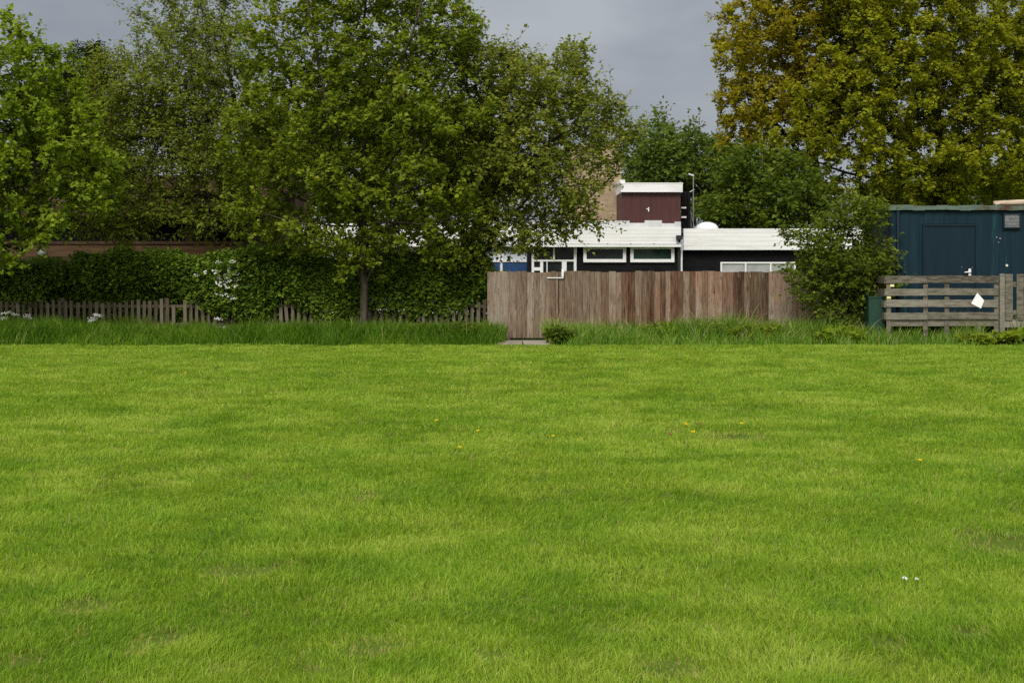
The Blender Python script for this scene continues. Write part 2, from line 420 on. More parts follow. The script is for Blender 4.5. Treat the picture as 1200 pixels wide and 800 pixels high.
# ------------------------------------------------------------------ trees (space colonisation)
def grow(skeleton, attr, step, di, dk, up=0.08, iters=150, seed=0):
    rng = np.random.default_rng(seed)
    P, par = [], []
    for poly in skeleton:                  # polylines; the first starts at the ground, others at the closest node so far
        for k, p in enumerate(poly):
            p = np.asarray(p, float)
            if not P:
                P.append(p); par.append(-1); last = 0
                continue
            if k == 0:
                last = int(np.argmin([np.linalg.norm(q - p) for q in P]))
            a = P[last].copy()
            L = np.linalg.norm(p - a)
            for j in range(1, max(1, int(round(L / step))) + 1):
                P.append(a + (p - a) * j / max(1, int(round(L / step))) + rng.normal(0, step * .06, 3)); par.append(last)
                last = len(P) - 1
    P = np.array(P)
    par = list(par)
    A = attr.copy()
    d = np.linalg.norm(A[:, None] - P[None], axis=2)
    near = d.argmin(1); dist = d.min(1)
    used = {}
    for it in range(iters):
        act = dist < di
        if not act.any():
            j = dist.argmin(); act[j] = True
        dirs = np.zeros_like(P)
        dv = unit(A[act] - P[near[act]])
        np.add.at(dirs, near[act], dv)
        idx = np.unique(near[act])
        g = unit(unit(dirs[idx]) + rng.normal(0, .16, (len(idx), 3)) + np.array([0, 0, up]))
        new, npar = [], []
        for i, gi in zip(idx, g):
            if used.get(i, 0) > 3: continue
            used[i] = used.get(i, 0) + 1
            new.append(P[i] + step * gi); npar.append(i)
        if not new: break
        new = np.array(new)
        o = len(P)
        P = np.concatenate([P, new]); par += npar
        dn = np.linalg.norm(A[:, None] - new[None], axis=2)
        m = dn.min(1); a = dn.argmin(1) + o
        better = m < dist
        near[better] = a[better]; dist[better] = m[better]
        keep = dist > dk
        A, near, dist = A[keep], near[keep], dist[keep]
        if len(A) < 4: break
    return P, np.array(par)


def branch_mesh(P, par, tip_r=0.006, expo=2.3, rmax=None, rmin=None):
    n = len(P)
    acc = np.zeros(n)
    main = np.full(n, -1)
    mr = np.zeros(n)
    r = np.zeros(n)
    for i in range(n - 1, -1, -1):
        r[i] = acc[i] ** (1 / expo) if acc[i] > 0 else tip_r
        p = par[i]
        if p >= 0:
            acc[p] += r[i] ** expo
            if r[i] > mr[p]: mr[p] = r[i]; main[p] = i
    if rmax:
        k = rmax / r[0]
        big = r > tip_r * 2.5
        r[big] = r[big] * (1 + (k - 1) * np.clip((r[big] - tip_r * 2.5) / (r[0] - tip_r * 2.5), 0, 1))
    c = np.arange(1, n) if par[0] < 0 else np.arange(n)
    c = c[par[c] >= 0]
    p = par[c]
    dr = np.zeros_like(P)
    dr[c] = unit(P[c] - P[p])
    dr[0] = dr[main[0]] if main[0] >= 0 else [0, 0, 1]
    ism = main[p] == c
    d0 = np.where(ism[:, None], unit(dr[p] + dr[c]), dr[c])
    mc = main[c]
    d1 = np.where((mc >= 0)[:, None], unit(dr[c] + dr[np.maximum(mc, 0)]), dr[c])
    r0 = np.where(ism, r[p], np.minimum(r[c] * 1.25, r[p])); r1 = r[c]
    # a main child's first ring equals its parent's last ring only when the frames agree: use one reference vector
    def ring(ctr, dd, rr, k):
        ref = np.array([0.11, 0.98, 0.17])
        u = unit(np.cross(dd, ref)); w = np.cross(dd, u)
        a = 2 * math.pi * np.arange(k) / k
        return ctr[:, None] + rr[:, None, None] * (np.cos(a)[None, :, None] * u[:, None] + np.sin(a)[None, :, None] * w[:, None])
    V, Q, o = [], [], 0
    for k, sel in ((8, r1 > .035), (4, (r1 <= .035) & (r1 > .011)), (3, r1 <= .011)):
        if not sel.any(): continue
        a = ring(P[p[sel]], d0[sel], r0[sel], k); b = ring(P[c[sel]], d1[sel], r1[sel], k)
        v = np.concatenate([a, b], 1).reshape(-1, 3)
        j = np.arange(k)
        q = np.stack([j, (j + 1) % k, k + (j + 1) % k, k + j], 1)
        q = (np.arange(sel.sum())[:, None, None] * 2 * k + q[None]).reshape(-1, 4) + o
        V.append(v); Q.append(q); o += len(v)
    return np.concatenate(V), np.concatenate(Q), r


def envelope(lobes, Y, count, seed, gap=0.0, gscale=1.0):
    """attractors inside a set of ellipsoids given as (px, py, rx, ry, depth radius m, depth offset m)"""
    rng = np.random.default_rng(seed)
    vol = np.array([l[2] * l[3] * l[4] * (l[6] if len(l) > 6 else 1.0) for l in lobes], float)
    cnt = np.maximum(8, (count * vol / vol.sum())).astype(int)
    out = []
    for l, c in zip(lobes, cnt):
        v = unit(rng.normal(0, 1, (c, 3))) * (rng.random((c, 1)) ** (1 / 2.4))
        y0 = Y + l[5]
        s = y0 / F
        out.append(np.stack([WX(l[0], y0) + v[:, 0] * l[2] * s, y0 + v[:, 1] * l[4], WZ(l[1], y0) + v[:, 2] * l[3] * s], 1))
    A = np.concatenate(out)
    if gap > 0:
        nzv = np.array([noise.noise(Vector(a * gscale * np.array([.85, .85, 1.7])) + Vector((seed * 3.1, 0, 0))) for a in A])
        A = A[nzv > np.quantile(nzv, gap)]
    return A


def tree(name, label, skeleton, lobes, Y, count, leaf, bark='bark', seed=1, step=0.2, di=2.2, dk=0.34, gap=0.15, thin=0.016,
         nspray=3, m=6, slen=(0.22, 0.5), size=0.12, width=0.42, group=None, cat='tree', rmax=None, up=0.08, flat=0.75, hang=0.15,
         twig=True, expo=2.3, tip=0.006, crown_name='crown', trunk_name='trunk', parts=None, ds=1.0):
    rng = np.random.default_rng(seed + 100)
    lobes = [(l[0], l[1], l[2], l[3], l[4] * ds, l[5] * ds) + tuple(l[6:]) for l in lobes]
    A = envelope(lobes, Y, count, seed, gap)
    P, par = grow(skeleton, A, step, di, dk, up, 170, seed)
    V, Q, r = branch_mesh(P, par, tip, expo, rmax)
    root = empty(name, tuple(P[0] * np.array([1, 1, 0])), label, cat, group)
    idx = np.where((r < thin) & (np.arange(len(P)) > 3))[0]
    idx = idx[par[idx] >= 0]
    base = np.repeat(P[idx], nspray, 0)
    bd = np.repeat(unit(P[idx] - P[par[idx]]), nspray, 0)
    dirs = unit(bd * 0.75 + rng.normal(0, .62, bd.shape) + np.array([0, 0, 0.32]))
    ln = rng.uniform(*slen, len(base))
    # long young shoots at the branch ends
    ends = np.setdiff1d(np.arange(4, len(P)), par)
    eb = np.repeat(P[ends], 2, 0)
    ed = unit(np.repeat(unit(P[ends] - P[par[ends]]), 2, 0) * .8 + rng.normal(0, .35, (len(ends) * 2, 3)) + np.array([0, 0, .45]))
    base = np.concatenate([base, eb]); dirs = np.concatenate([dirs, ed])
    ln = np.concatenate([ln, rng.uniform(slen[1] * .8, slen[1] * 1.9, len(eb))])
    v, f, tint = sprays(base, dirs, ln, m, size, 0.9, width, flat, size * .35, rng, hang)
    if twig:
        k = 3
        e = base + dirs * ln[:, None]
        ref = np.array([0.3, 0.5, 0.81])
        u = unit(np.cross(dirs, ref)); w = np.cross(dirs, u)
        a = 2 * math.pi * np.arange(k) / k
        off = (np.cos(a)[None, :, None] * u[:, None] + np.sin(a)[None, :, None] * w[:, None])
        tv = np.concatenate([base[:, None] + off * tip * .75, e[:, None] + off * tip * .3], 1).reshape(-1, 3)
        j = np.arange(k)
        q = np.stack([j, (j + 1) % k, k + (j + 1) % k, k + j], 1)
        q = (np.arange(len(base))[:, None, None] * 2 * k + q[None]).reshape(-1, 4) + len(V)
        V = np.concatenate([V, tv]); Q = np.concatenate([Q, q])
    V[:, 2] = np.where(V[:, 2] < 0.0, V[:, 2] - 0.1, V[:, 2])
    np_mesh(trunk_name, V, [Q], M[bark], root, {'tint': np.full(len(V), 0.5)}, True)
    np_mesh(crown_name, v, [f], M['leaf_' + leaf], root, {'tint': tint})
    print(name, 'nodes', len(P), 'leaves', len(f) // 2, 'r0', round(float(r[0]), 3))
    return root


def sk(Y, *pts):
    """a polyline of photograph points at depth Y (a third number shifts the depth)"""
    return [WP(p[0], p[1], Y + (p[2] if len(p) > 2 else 0)) for p in pts]


def foot(px, Y): return np.array([WX(px, Y), Y, 0.0])


# ================================================================== SETTING
def axis_coords(lo, hi, a, b, fine, coarse):
    left = -np.geomspace(1, (a - lo) + 1, coarse)[::-1] + 1 + a
    right = np.geomspace(1, (hi - b) + 1, coarse) - 1 + b
    return np.unique(np.concatenate([left, np.arange(a, b, fine), right]).round(4))


gx = axis_coords(-900, 900, -26, 26, 0.3, 14)
gy = axis_coords(-300, 1500, -3, 34, 0.3, 14)
X, Yg = np.meshgrid(gx, gy)
Zg = ground_z(X, Yg)
V = np.stack([X, Yg, Zg], -1).reshape(-1, 3)
nx, ny = len(gx), len(gy)
i = (np.arange(ny - 1)[:, None] * nx + np.arange(nx - 1)[None]).ravel()
Q = np.stack([i, i + 1, i + nx + 1, i + nx], 1)
M['soil'] = surf_mat('lawn_ground', [(0.3, (0.05, 0.075, 0.014)), (0.5, (0.075, 0.12, 0.014)), (0.7, (0.1, 0.15, 0.02))], (1, 1, 1), 3.0, 6, 0.0, 0.95, 0.05)
lawn = np_mesh('lawn', V, [Q], M['soil'], None, {'tint': np.full(len(V), .5)}, True)
tag(lawn, 'mown green playing field in front of the fences', 'lawn', None, 'structure')


# short mown grass -----------------------------------------------------------
BARE = [(278, 672, 0.17), (306, 671, 0.13), (30, 776, 0.10), (575, 769, 0.09), (440, 757, 0.16), (1180, 638, 0.32), (1135, 746, 0.10), (786, 786, 0.16),
        (1040, 757, 0.09), (100, 712, 0.16), (190, 750, 0.14), (865, 515, 0.35)]


def lawn_grass():
    rng = np.random.default_rng(5)
    D0, Y0, Y1, ex = 12500.0, 4.9, 29.75, 1.65
    g = np.linspace(Y0, Y1, 2000)
    pdf = (0.8 * g + 1.0) * (6.0 / g) ** ex
    cdf = np.cumsum(pdf); tot = cdf[-1] * (g[1] - g[0]) * D0
    nb = 5                                            # blades per tuft
    nt_ = int(tot / nb)
    ty = np.interp(rng.random(nt_), cdf / cdf[-1], g)
    tx = (rng.random(nt_) - 0.5) * (0.8 * ty + 1.0)
    lod = (ty / 6.0) ** 0.8
    # thin the tufts where the sward is worn
    worn = np.zeros(nt_)
    for (px, py, r) in BARE:
        yy = EYE * F / (py - HOR); xx = WX(px, yy)
        dd = np.sqrt((tx - xx) ** 2 + ((ty - yy) * 0.8) ** 2) / r
        worn = np.maximum(worn, np.clip(1.25 - dd, 0, 1))
    keep = rng.random(nt_) > worn * 0.75
    tx, ty, lod, worn = tx[keep], ty[keep], lod[keep], worn[keep]
    n = len(tx)
    hh = 0.02 + 0.022 * vnoise(tx, ty, 0.55, 21) + 0.018 * vnoise(tx, ty, 0.13, 22) + 0.008 * rng.random(n)
    tall = rng.random(n) < .012
    hh = np.where(tall, hh * 1.7, hh)
    gapn = np.clip((vnoise(tx, ty * .7, 0.14, 28) - .72) * 5, 0, 1) * np.clip((vnoise(tx, ty, .9, 29) - .35) * 3, 0, 1)
    worn = np.maximum(worn, gapn * .5)
    hh *= 1 - 0.6 * worn
    lean_a = 2 * math.pi * (vnoise(tx, ty, 1.1, 23) * 1.6)          # the lie of the grass wanders
    lean_s = 0.2 + 0.4 * vnoise(tx, ty, 0.4, 24) ** 2
    t0 = 0.23 + 0.14 * vnoise(tx, ty, 1.3, 25) + 0.36 * vnoise(tx, ty, 0.33, 26) + rng.normal(0, .05, n) + 0.02 + 0.05 * (vnoise(tx, ty, 6.0, 27) - .5)
    rep = lambda a: np.repeat(a, nb)
    fa = rng.random(n * nb) * 2 * math.pi
    fr = rng.random(n * nb) ** .5 * 0.02 * rep(lod)
    bx = rep(tx) + np.cos(fa) * fr; by = rep(ty) + np.sin(fa) * fr
    N = len(bx)
    h = rep(hh) * (0.55 + 0.75 * rng.random(N))
    fan = 0.35 + 0.5 * rng.random(N)
    lx = np.cos(fa) * fan + np.cos(rep(lean_a)) * rep(lean_s) + rng.normal(0, .2, N) + .1
    ly = np.sin(fa) * fan + np.sin(rep(lean_a)) * rep(lean_s) + rng.normal(0, .2, N)
    w = 0.0018 * rep(lod) * (0.6 + 0.8 * rng.random(N) ** 1.5)
    wa = rng.random(N) * math.pi
    wx, wy = np.cos(wa) * w, np.sin(wa) * w * 0.9
    bz = ground_z(bx, by) - 0.004
    tip_f = 1 / np.sqrt(1 + lx * lx + ly * ly)
    V = np.empty((N, 5, 3))
    V[:, 0] = np.stack([bx - wx, by - wy, bz], 1)
    V[:, 1] = np.stack([bx + wx, by + wy, bz], 1)
    m1 = 0.55
    mx, my, mz = bx + lx * h * m1 * .42, by + ly * h * m1 * .42, bz + h * 0.6
    V[:, 2] = np.stack([mx - wx * .85, my - wy * .85, mz], 1)
    V[:, 3] = np.stack([mx + wx * .85, my + wy * .85, mz], 1)
    V[:, 4] = np.stack([bx + lx * h * .85, by + ly * h * .85, bz + h * (0.55 + 0.45 * tip_f)], 1)
    tint = np.clip(rep(t0) + rng.normal(0, .11, N), 0, .84)
    dry = rng.random(N) < (0.03 + 0.5 * rep(worn))
    tint = np.where(dry, 0.93 + .07 * rng.random(N), tint)
    b = np.arange(N)[:, None] * 5
    Qd = b + np.array([0, 1, 3, 2]); T = b + np.array([2, 3, 4])
    o = np_mesh('lawn_grass', V.reshape(-1, 3), [Qd, T], M['grass'], None, {'tint': np.repeat(tint, 5)})
    tag(o, 'short mown grass blades covering the open playing field', 'grass', None, 'stuff')
    print('lawn blades', N)


def blades(x, y, h, w, bend, rng, tint):
    """tall grass: three-segment bending blades"""
    N = len(x)
    a = rng.random(N) * 2 * math.pi
    b = bend * (0.3 + rng.random(N))
    dx, dy = np.cos(a) * b, np.sin(a) * b
    wa = rng.random(N) * math.pi
    wx, wy = np.cos(wa) * w, np.sin(wa) * w
    z0 = np.zeros(N) - .01
    lv = [(0, 1.0), (.4, .95), (.75, .7), (1.0, .0)]
    V = np.empty((N, 7, 3))
    k = 0
    for t, ws in lv:
        cx, cy, cz = x + dx * h * t * t, y + dy * h * t * t, z0 + h * (t - .25 * b * t * t)
        if ws > 0:
            V[:, k] = np.stack([cx - wx * ws, cy - wy * ws, cz], 1); V[:, k + 1] = np.stack([cx + wx * ws, cy + wy * ws, cz], 1); k += 2
        else:
            V[:, k] = np.stack([cx, cy, cz], 1)
    bb = np.arange(N)[:, None] * 7
    Qd = np.concatenate([bb + np.array([0, 1, 3, 2]), bb + np.array([2, 3, 5, 4])])
    return V.reshape(-1, 3), Qd, bb + np.array([4, 5, 6]), np.repeat(tint, 7)


def verge(name, label, x0, x1, yfront, yback, dens, hlo, hhi, seed, skip=None, dry=0.02, edge=0.2, tb=0.0, mat='tall_grass'):
    rng = np.random.default_rng(seed)
    n = int((x1 - x0) * (yback - yfront) * dens)
    x = rng.uniform(x0, x1, n); y = rng.uniform(yfront - edge, yback, n)
    e = yfront + (vnoise(x, x * 0, 0.7, seed) - 0.5) * edge * 1.4 + (vnoise(x, x * 0, 0.17, seed + 9) - 0.5) * edge * 1.2 + rng.normal(0, edge * .25, n)
    keep = y > e
    if skip: keep &= ~((x > skip[0]) & (x < skip[1]) & (y > skip[2]) & (y < skip[3]))
    x, y, e = x[keep], y[keep], e[keep]
    n = len(x)
    cl = vnoise(x, y, 0.5, seed + 1) * .6 + vnoise(x, y, 1.6, seed + 2) * .6
    h = (hlo + (hhi - hlo) * np.clip(cl - .1, 0, 1) ** 1.3) * (0.55 + .6 * rng.random(n)) * np.clip(.24 + (y - e) * 1.0, .24, 1)
    tint = np.clip(0.2 + .5 * vnoise(x, y, 0.8, seed + 3) + rng.normal(0, .15, n) + tb, 0, .88)
    dr = rng.random(n) < dry
    tint[dr] = .97
    h[dr] *= 1.25
    w = 0.0055 * (0.7 + .7 * rng.random(n))
    V, Qd, T, tt = blades(x, y, h, w, 0.55, rng, tint)
    o = np_mesh(name, V, [Qd, T], M[mat], None, {'tint': tt})
    tag(o, label, 'grass', None, 'stuff')


lawn_grass()
verge('verge_grass', 'tall dark unmown grass along the foot of the picket fence', -15.5, -0.15, 29.8, 33.0, 1050, 0.3, 0.72, 31, edge=.45, mat='lush_shaded_grass')
verge('verge_grass', 'tall bright unmown grass along the board fence and the cabin deck', 0.75, 13.6, 29.75, 32.0, 1150, 0.3, 0.85, 41, None, 0.075, 0.4, 0.12)

# ================================================================== BOARD FENCE AND GATE
YF = 32.0


def board_run(mb, x0, y0, x1, y1, zb, zt, bw, rng, tint_fn, th=0.02):
    L = math.hypot(x1 - x0, y1 - y0); a = math.atan2(y1 - y0, x1 - x0)
    s = 0.0
    while s < L - 0.03:
        w = min(bw * rng.uniform(.8, 1.15), L - s)
        m = s + w / 2
        cx, cy = x0 + math.cos(a) * m, y0 + math.sin(a) * m
        d = rng.uniform(-.013, .013)
        cx += -math.sin(a) * d; cy += math.cos(a) * d
        mb.box(cx - w / 2 + .002, cx + w / 2 - .002, cy - th / 2, cy + th / 2, zb, zt + rng.uniform(-.022, .016), tint_fn(s / L, rng), rz=a, tilt=rng.uniform(-.003, .003), bev=.003)
        s += w


rng = random.Random(3)
ZT = WZ(318, YF)
fr = empty('board_fence', (WX(655, YF), YF, 0), 'long brown vertical board fence in front of the white roofed building', 'fence')
mb = MB()


def tf(u, r):
    if u > .77: return r.uniform(.8, 1.05)
    if u < .16: return r.uniform(.35, .62)
    return r.choice([r.uniform(.1, .35), r.uniform(.2, .5), r.uniform(.25, .55), r.uniform(.3, .6), r.uniform(.55, .85)])


XF1 = WX(965, YF + .3)
board_run(mb, WX(655, YF), YF, XF1, YF + .3, 0.03, ZT, .145, rng, tf)
mb.build('boards', M['fence_wood'], fr)
for k in range(2):
    z = .35 + k * .8
    a = math.atan2(.3, XF1 - WX(655, YF))
    cx = (WX(655, YF) + XF1) / 2
    MB().box(cx - 3.0, cx + 3.0, YF + .15 + .03, YF + .15 + .09, z, z + .09, .4, rz=a).build('rail', M['fence_wood'], fr)
for k in range(4):
    x = WX(655, YF) + .1 + k * (XF1 - WX(655, YF) - .2) / 3
    y = YF + (x - WX(655, YF)) / (XF1 - WX(655, YF)) * .3 + .15
    MB().box(x - .05, x + .05, y - .045, y + .05, 0, ZT - .03, .5, bev=.006).build('post', M['fence_wood'], fr)

gp = empty('fence_panel', (WX(571, 32.5), 32.5, 0), 'short weathered grey board panel beside the closed gate', 'fence')
mb = MB()
board_run(mb, WX(571, 32.5), 32.5, WX(595.5, YF + .05), YF + .05, .02, ZT + .0, .1, rng, lambda u, r: r.uniform(.78, 1.0))
mb.build('boards', M['fence_wood'], gp)
MB().box(WX(584, 32.4) - .03, WX(584, 32.4) + .03, 32.4, 32.46, .1, ZT - .05, .7).build('post', M['fence_wood'], gp)

gt = empty('garden_gate', (WX(597, YF), YF, 0), 'closed board gate with white latch above two paving slabs', 'gate')
mb = MB()
board_run(mb, WX(597.5, YF), YF - .02, WX(654.3, YF), YF - .02, .05, ZT - .005, .135, rng, lambda u, r: r.choice([r.uniform(.35, .55), r.uniform(.5, .8)]))
mb.build('boards', M['fence_wood'], gt)
mb = MB()
for z in (.25, 1.2):
    MB().box(WX(598, YF), WX(652, YF), YF + .0, YF + .03, z, z + .09, .4).build('ledge', M['fence_wood'], gt)
mb = MB()
zl = WZ(325.5, YF)
mb.box(WX(641, YF), WX(660, YF), YF - .058, YF - .034, zl - .011, zl + .011).box(WX(658, YF), WX(660.4, YF), YF - .06, YF - .036, zl + .017, WZ(315, YF))
mb.build('latch', M['white_paint'], gt)
mb = MB().box(WX(640, YF), WX(649, YF), YF - .058, YF - .034, .115, .145)
mb.build('hinge', M['white_paint'], gt)
MB().box(WX(596.2, YF) - .02, WX(596.2, YF) + .03, YF - .05, YF + .05, 0, ZT + .01, .62, bev=.005).build('post', M['fence_wood'], gt)

for px0, px1, tint, lab in ((583, 612, .35, 'cracked brown paving slab at the hinge side of the board gate'), (613, 646, .7, 'pale paving slab at the latch side of the board gate')):
    y0, y1 = 29.95, 31.2
    mb = MB()
    x0, x1 = WX(px0, 30.5), WX(px1, 30.5)
    n = 9
    mb.box(x0, x1, y0 + rng.uniform(0, .1), y1, -.02, .035, tint, rz=rng.uniform(-.03, .03), bev=.02)
    s = mb.build('paving_slab', M['concrete'])
    tag(s, lab, 'paving slab', 'paving slabs at the gate')

# ================================================================== PICKET FENCE
YP = 33.0
pf = empty('picket_fence', (WX(20, YP), YP, 0), 'low grey brown picket fence under the dark hedge', 'fence')
mb = MB()
x = WX(-60, YP)
rr = random.Random(8)
xe = WX(569, YP)
k = 0
while x < xe:
    if not (rr.random() < .04):
        h = WZ(351, YP) + rr.uniform(-.05, .03) + .04 * math.sin(x * .8)
        w = rr.uniform(.034, .042)
        t = rr.uniform(-.07, .07) if rr.random() < .22 else rr.uniform(-.02, .02)
        if rr.random() < .06: h -= rr.uniform(.1, .3)
        tint = rr.uniform(.2, .85)
        mb.box(x - w, x + w, YP - .012 + rr.uniform(-.008, .008), YP + .012, .06, h, tint, tilt=t, bev=.004)
    x += rr.uniform(.125, .15)
    k += 1
mb.build('pickets', M['picket_wood'], pf)
for z in (.28, .7):
    MB().box(WX(-60, YP), xe, YP + .022, YP + .07, z, z + .07, .35).build('rail', M['picket_wood'], pf)
for k in range(6):
    x = WX(-50 + k * 122, YP)
    MB().box(x - .045, x + .045, YP + .075, YP + .165, 0, .92, .4, bev=.005).build('post', M['picket_wood'], pf)

# ================================================================== DARK BLUE CABIN AND DECK
YC = 31.5
cx0, cx1 = WX(1045, YC), WX(1045, YC) + 6.05
cz0, cz1 = WZ(383, YC), WZ(246, YC)
cab = empty('container_cabin', ((cx0 + cx1) / 2, YC + 1.2, 0), 'dark blue steel site cabin with one door and a rusty roof edge', 'cabin')


def ribbed(x0, x1, y, z0, z1, dirx=True, pitch=.26, depth=.009, sign=-1):
    pr = []
    s = x0
    while s < x1 - .001:
        for f, d in ((0, 0), (.38, 0), (.5, depth), (.88, depth)):
            p = s + f * pitch
            if p < x1: pr.append((p, d))
        s += pitch
    pr.append((x1, 0))
    v, q = [], []
    for j, (p, d) in enumerate(pr):
        for z in (z0, z1):
            v.append((p, y + sign * d, z) if dirx else (y + sign * d, p, z))
        if j: q.append([2 * j - 2, 2 * j, 2 * j + 1, 2 * j - 1])
    return v, q


mb = MB()
mb.box(cx0, cx1, YC + .03, YC + 2.43, cz0, cz1 - .02)
for (a, b) in ((cx0, WX(1083, YC)), (WX(1142, YC), WX(1143, YC) + 3.6)):
    pass
dx0, dx1 = WX(1083, YC), WX(1142.5, YC)
dzt = WZ(265, YC)
v, q = ribbed(cx0 + .12, dx0 - .05, YC + .026, cz0, cz1 - .03); mb.add(v, q=q)
v, q = ribbed(dx1 + .05, cx1 - .1, YC + .026, cz0, cz1 - .03); mb.add(v, q=q)
v, q = ribbed(dx0 - .05, dx1 + .05, YC + .026, dzt + .05, cz1 - .03); mb.add(v, q=q)
v, q = ribbed(YC + .15, YC + 2.3, cx0 - .003, cz0, cz1 - .03, False); mb.add(v, q=q)
mb.build('wall', M['navy'], cab)
mb = MB()
for x in (cx0 - .02, cx1 - .1):
    mb.box(x, x + .12, YC - .005, YC + .12, cz0, cz1 - .01, .5, bev=.008)
    mb.box(x, x + .12, YC + 2.33, YC + 2.46, cz0, cz1 - .01, .5, bev=.008)
mb.box(cx0 + .101, cx1 - .101, YC - .004, YC + .02, cz0 - .04, cz0 + .1)
mb.build('corner_frame', M['navy'], cab)
mb = MB()
mb.tube([(cx0 + .13, YC - .03, cz0), (cx0 + .13, YC - .03, cz1 - .03)], .035, 10)
mb.build('downpipe', M['navy_dark'], cab, True)
# roof with battered lip
mb = MB()
mb.box(cx0 - .06, cx1 + .06, YC - .05, YC + 2.5, cz1 + .0, cz1 + .09)
for s in range(24):
    a = cx0 - .06 + (cx1 - cx0 + .12) * s / 24; b = cx0 - .06 + (cx1 - cx0 + .12) * (s + 1) / 24
    mb.box(a, b, YC - .065 - rr.uniform(0, .01), YC - .052, cz1 - .005 + rr.uniform(-.01, .01), cz1 + .1 + rr.uniform(-.015, .015))
mb.build('roof', M['roof_lip'], cab)
# door
mb = MB().box(dx0, dx1, YC - .012, YC + .024, cz0 + .1, dzt, .5, bev=.004)
door = mb.build('door', M['navy_door'], cab)
door['label'] = 'plain dark blue door'
fb = MB()
fb.box(dx0 - .03, dx0 - .004, YC - .03, YC + .024, cz0 + .1, dzt + .05).box(dx1 + .004, dx1 + .03, YC - .03, YC + .024, cz0 + .1, dzt + .05)
fb.box(dx0 - .004, dx1 + .004, YC - .034, YC + .024, dzt + .004, dzt + .04)
f_ = fb.build('door_frame', M['navy_dark'], cab)
hx, hz = WX(1134, YC), WZ(318.5, YC)
mb = MB()
mb.tube([(hx + .05, YC - .06, hz), (hx - .09, YC - .065, hz - .012)], .014, 8)
mb.box(hx + .01, hx + .065, YC - .03, YC - .0125, hz - .09, hz + .07)
mb.tube([(hx + .05, YC - .06, hz), (hx + .045, YC - .02, hz)], .012, 8)
h_ = mb.build('handle', M['chrome'], cab, False)
# vent
vx0, vx1, vz0, vz1 = WX(1175, YC), WX(1195.5, YC), WZ(268, YC), WZ(250, YC)
mb = MB()
w = .03
mb.box(vx0, vx1, YC - .05, YC + .005, vz0, vz0 + w).box(vx0, vx1, YC - .05, YC + .005, vz1 - w, vz1)
mb.box(vx0, vx0 + w, YC - .05, YC + .005, vz0 + w, vz1 - w).box(vx1 - w, vx1, YC - .05, YC + .005, vz0 + w, vz1 - w)
vf = mb.build('vent', M['navy_dark'], cab)
mb = MB()
nsl = 9
for s in range(nsl):
    z = vz0 + w + (vz1 - vz0 - 2 * w) * (s + .15) / nsl
    mb.box(vx0 + w, vx1 - w, YC - .035, YC - .005, z, z + (vz1 - vz0 - 2 * w) / nsl * .7)
mb.build('vent_grille', M['grey_metal'], cab)
# paint scars
for px, py, r in ((1168, 278, .016), (1172, 279.5, .018), (1170, 284, .014), (1180, 311, .028), (1127, 313, .01), (1139, 313.5, .01)):
    x, z = WX(px, YC), WZ(py, YC)
    MB().tube([(x, YC + .02, z), (x, YC - (.02 if px in (1127, 1139) else .006), z)], r, 8).build('bolt', M['chrome'] if r > .02 else M['grey_metal'], cab)
# blocks it stands on
for px in (1060, 1130, 1195, 1290):
    x = WX(px, YC)
    MB().box(x - .2, x + .2, YC + .1, YC + .5, 0, cz0 - .045, .5, bev=.01).build('block', M['concrete'], cab)

lg = MB()
Y_l = YC + .35
lg.tube([(WX(1171, YC), Y_l, cz1 + .165), (WX(1190, YC), Y_l + .03, cz1 + .175), (WX(1225, YC), Y_l + .05, cz1 + .2)], [.05, .06, .065], 10)
tag(lg.build('wooden_pole', M['pale_wood'], None, True), 'pale round pole lying on the roof of the dark blue cabin', 'pole')
sb = MB()
sb.tube([(WX(1169, YC) , Y_l - .22, cz1 + .13), (WX(1176, YC), Y_l - .18, cz1 + .15)], [.025, .03], 8)
tag(sb.build('pale_stick', M['pale_wood'], None, True), 'short pale stick end on the cabin roof beside the round pole', 'stick')

# deck
YD = 30.4
dk_ = empty('timber_deck', (WX(1110, YD), YD, 0), 'weathered grey timber deck with a rail in front of the blue cabin', 'deck')
X0, XM, X1 = WX(1037, YD), WX(1170, YD), WX(1290, YD)
dz = WZ(374.5, YD)
mb = MB()
for k in range(7):
    y = YD + .03 + k * .145
    mb.box(X0, X1, y, y + .135, dz - .03, dz + rr.uniform(-.003, .003), rr.uniform(.3, .8))
mb.build('deck_boards', M['grey_wood'], dk_)
mb = MB().box(X0 + .05, WX(1166, YD), YD - .02, YD + .025, WZ(382, YD), dz - .002, .62)
mb.build('edge_board', M['grey_wood'], dk_)
mb = MB().box(WX(1174, YD), X1, YD - .03, YD + .015, WZ(383.5, YD), dz + .0, .95)
mb.build('edge_board', M['grey_wood'], dk_)
for (t, b, tn) in ((323, 331.5, .3), (338, 346, .55), (351, 359.5, .7), (366, 374, .5)):
    mb = MB()
    xm = WX(1086, YD)
    e = rr.uniform(-.006, .006)
    mb.box(X0 + rr.uniform(-.02, .02), xm - .002, YD - .075, YD - .045, WZ(b, YD) + e, WZ(t, YD) + e, tn + .08, bev=.004)
    mb.box(xm + .002, WX(1169, YD) + rr.uniform(-.02, .02), YD - .075, YD - .045, WZ(b, YD) - e, WZ(t, YD) - e, tn - .05, tilt=-.003, bev=.004)
    mb.build('rail', M['grey_wood'], dk_)
for px, top in ((1041, 325), (1084, 326), (1109, 327), (1167, 324)):
    x = WX(px, YD)
    MB().box(x - .05, x + .05, YD - .04, YD + .06 - .081, 0, WZ(top, YD), rr.uniform(.3, .7), bev=.005).build('post', M['grey_wood'], dk_)
x = WX(1146, YD)
MB().box(x - .06, x + .06, YD - .018, YD + .06, 0, WZ(382.2, YD), .6, bev=.005).build('post', M['grey_wood'], dk_)
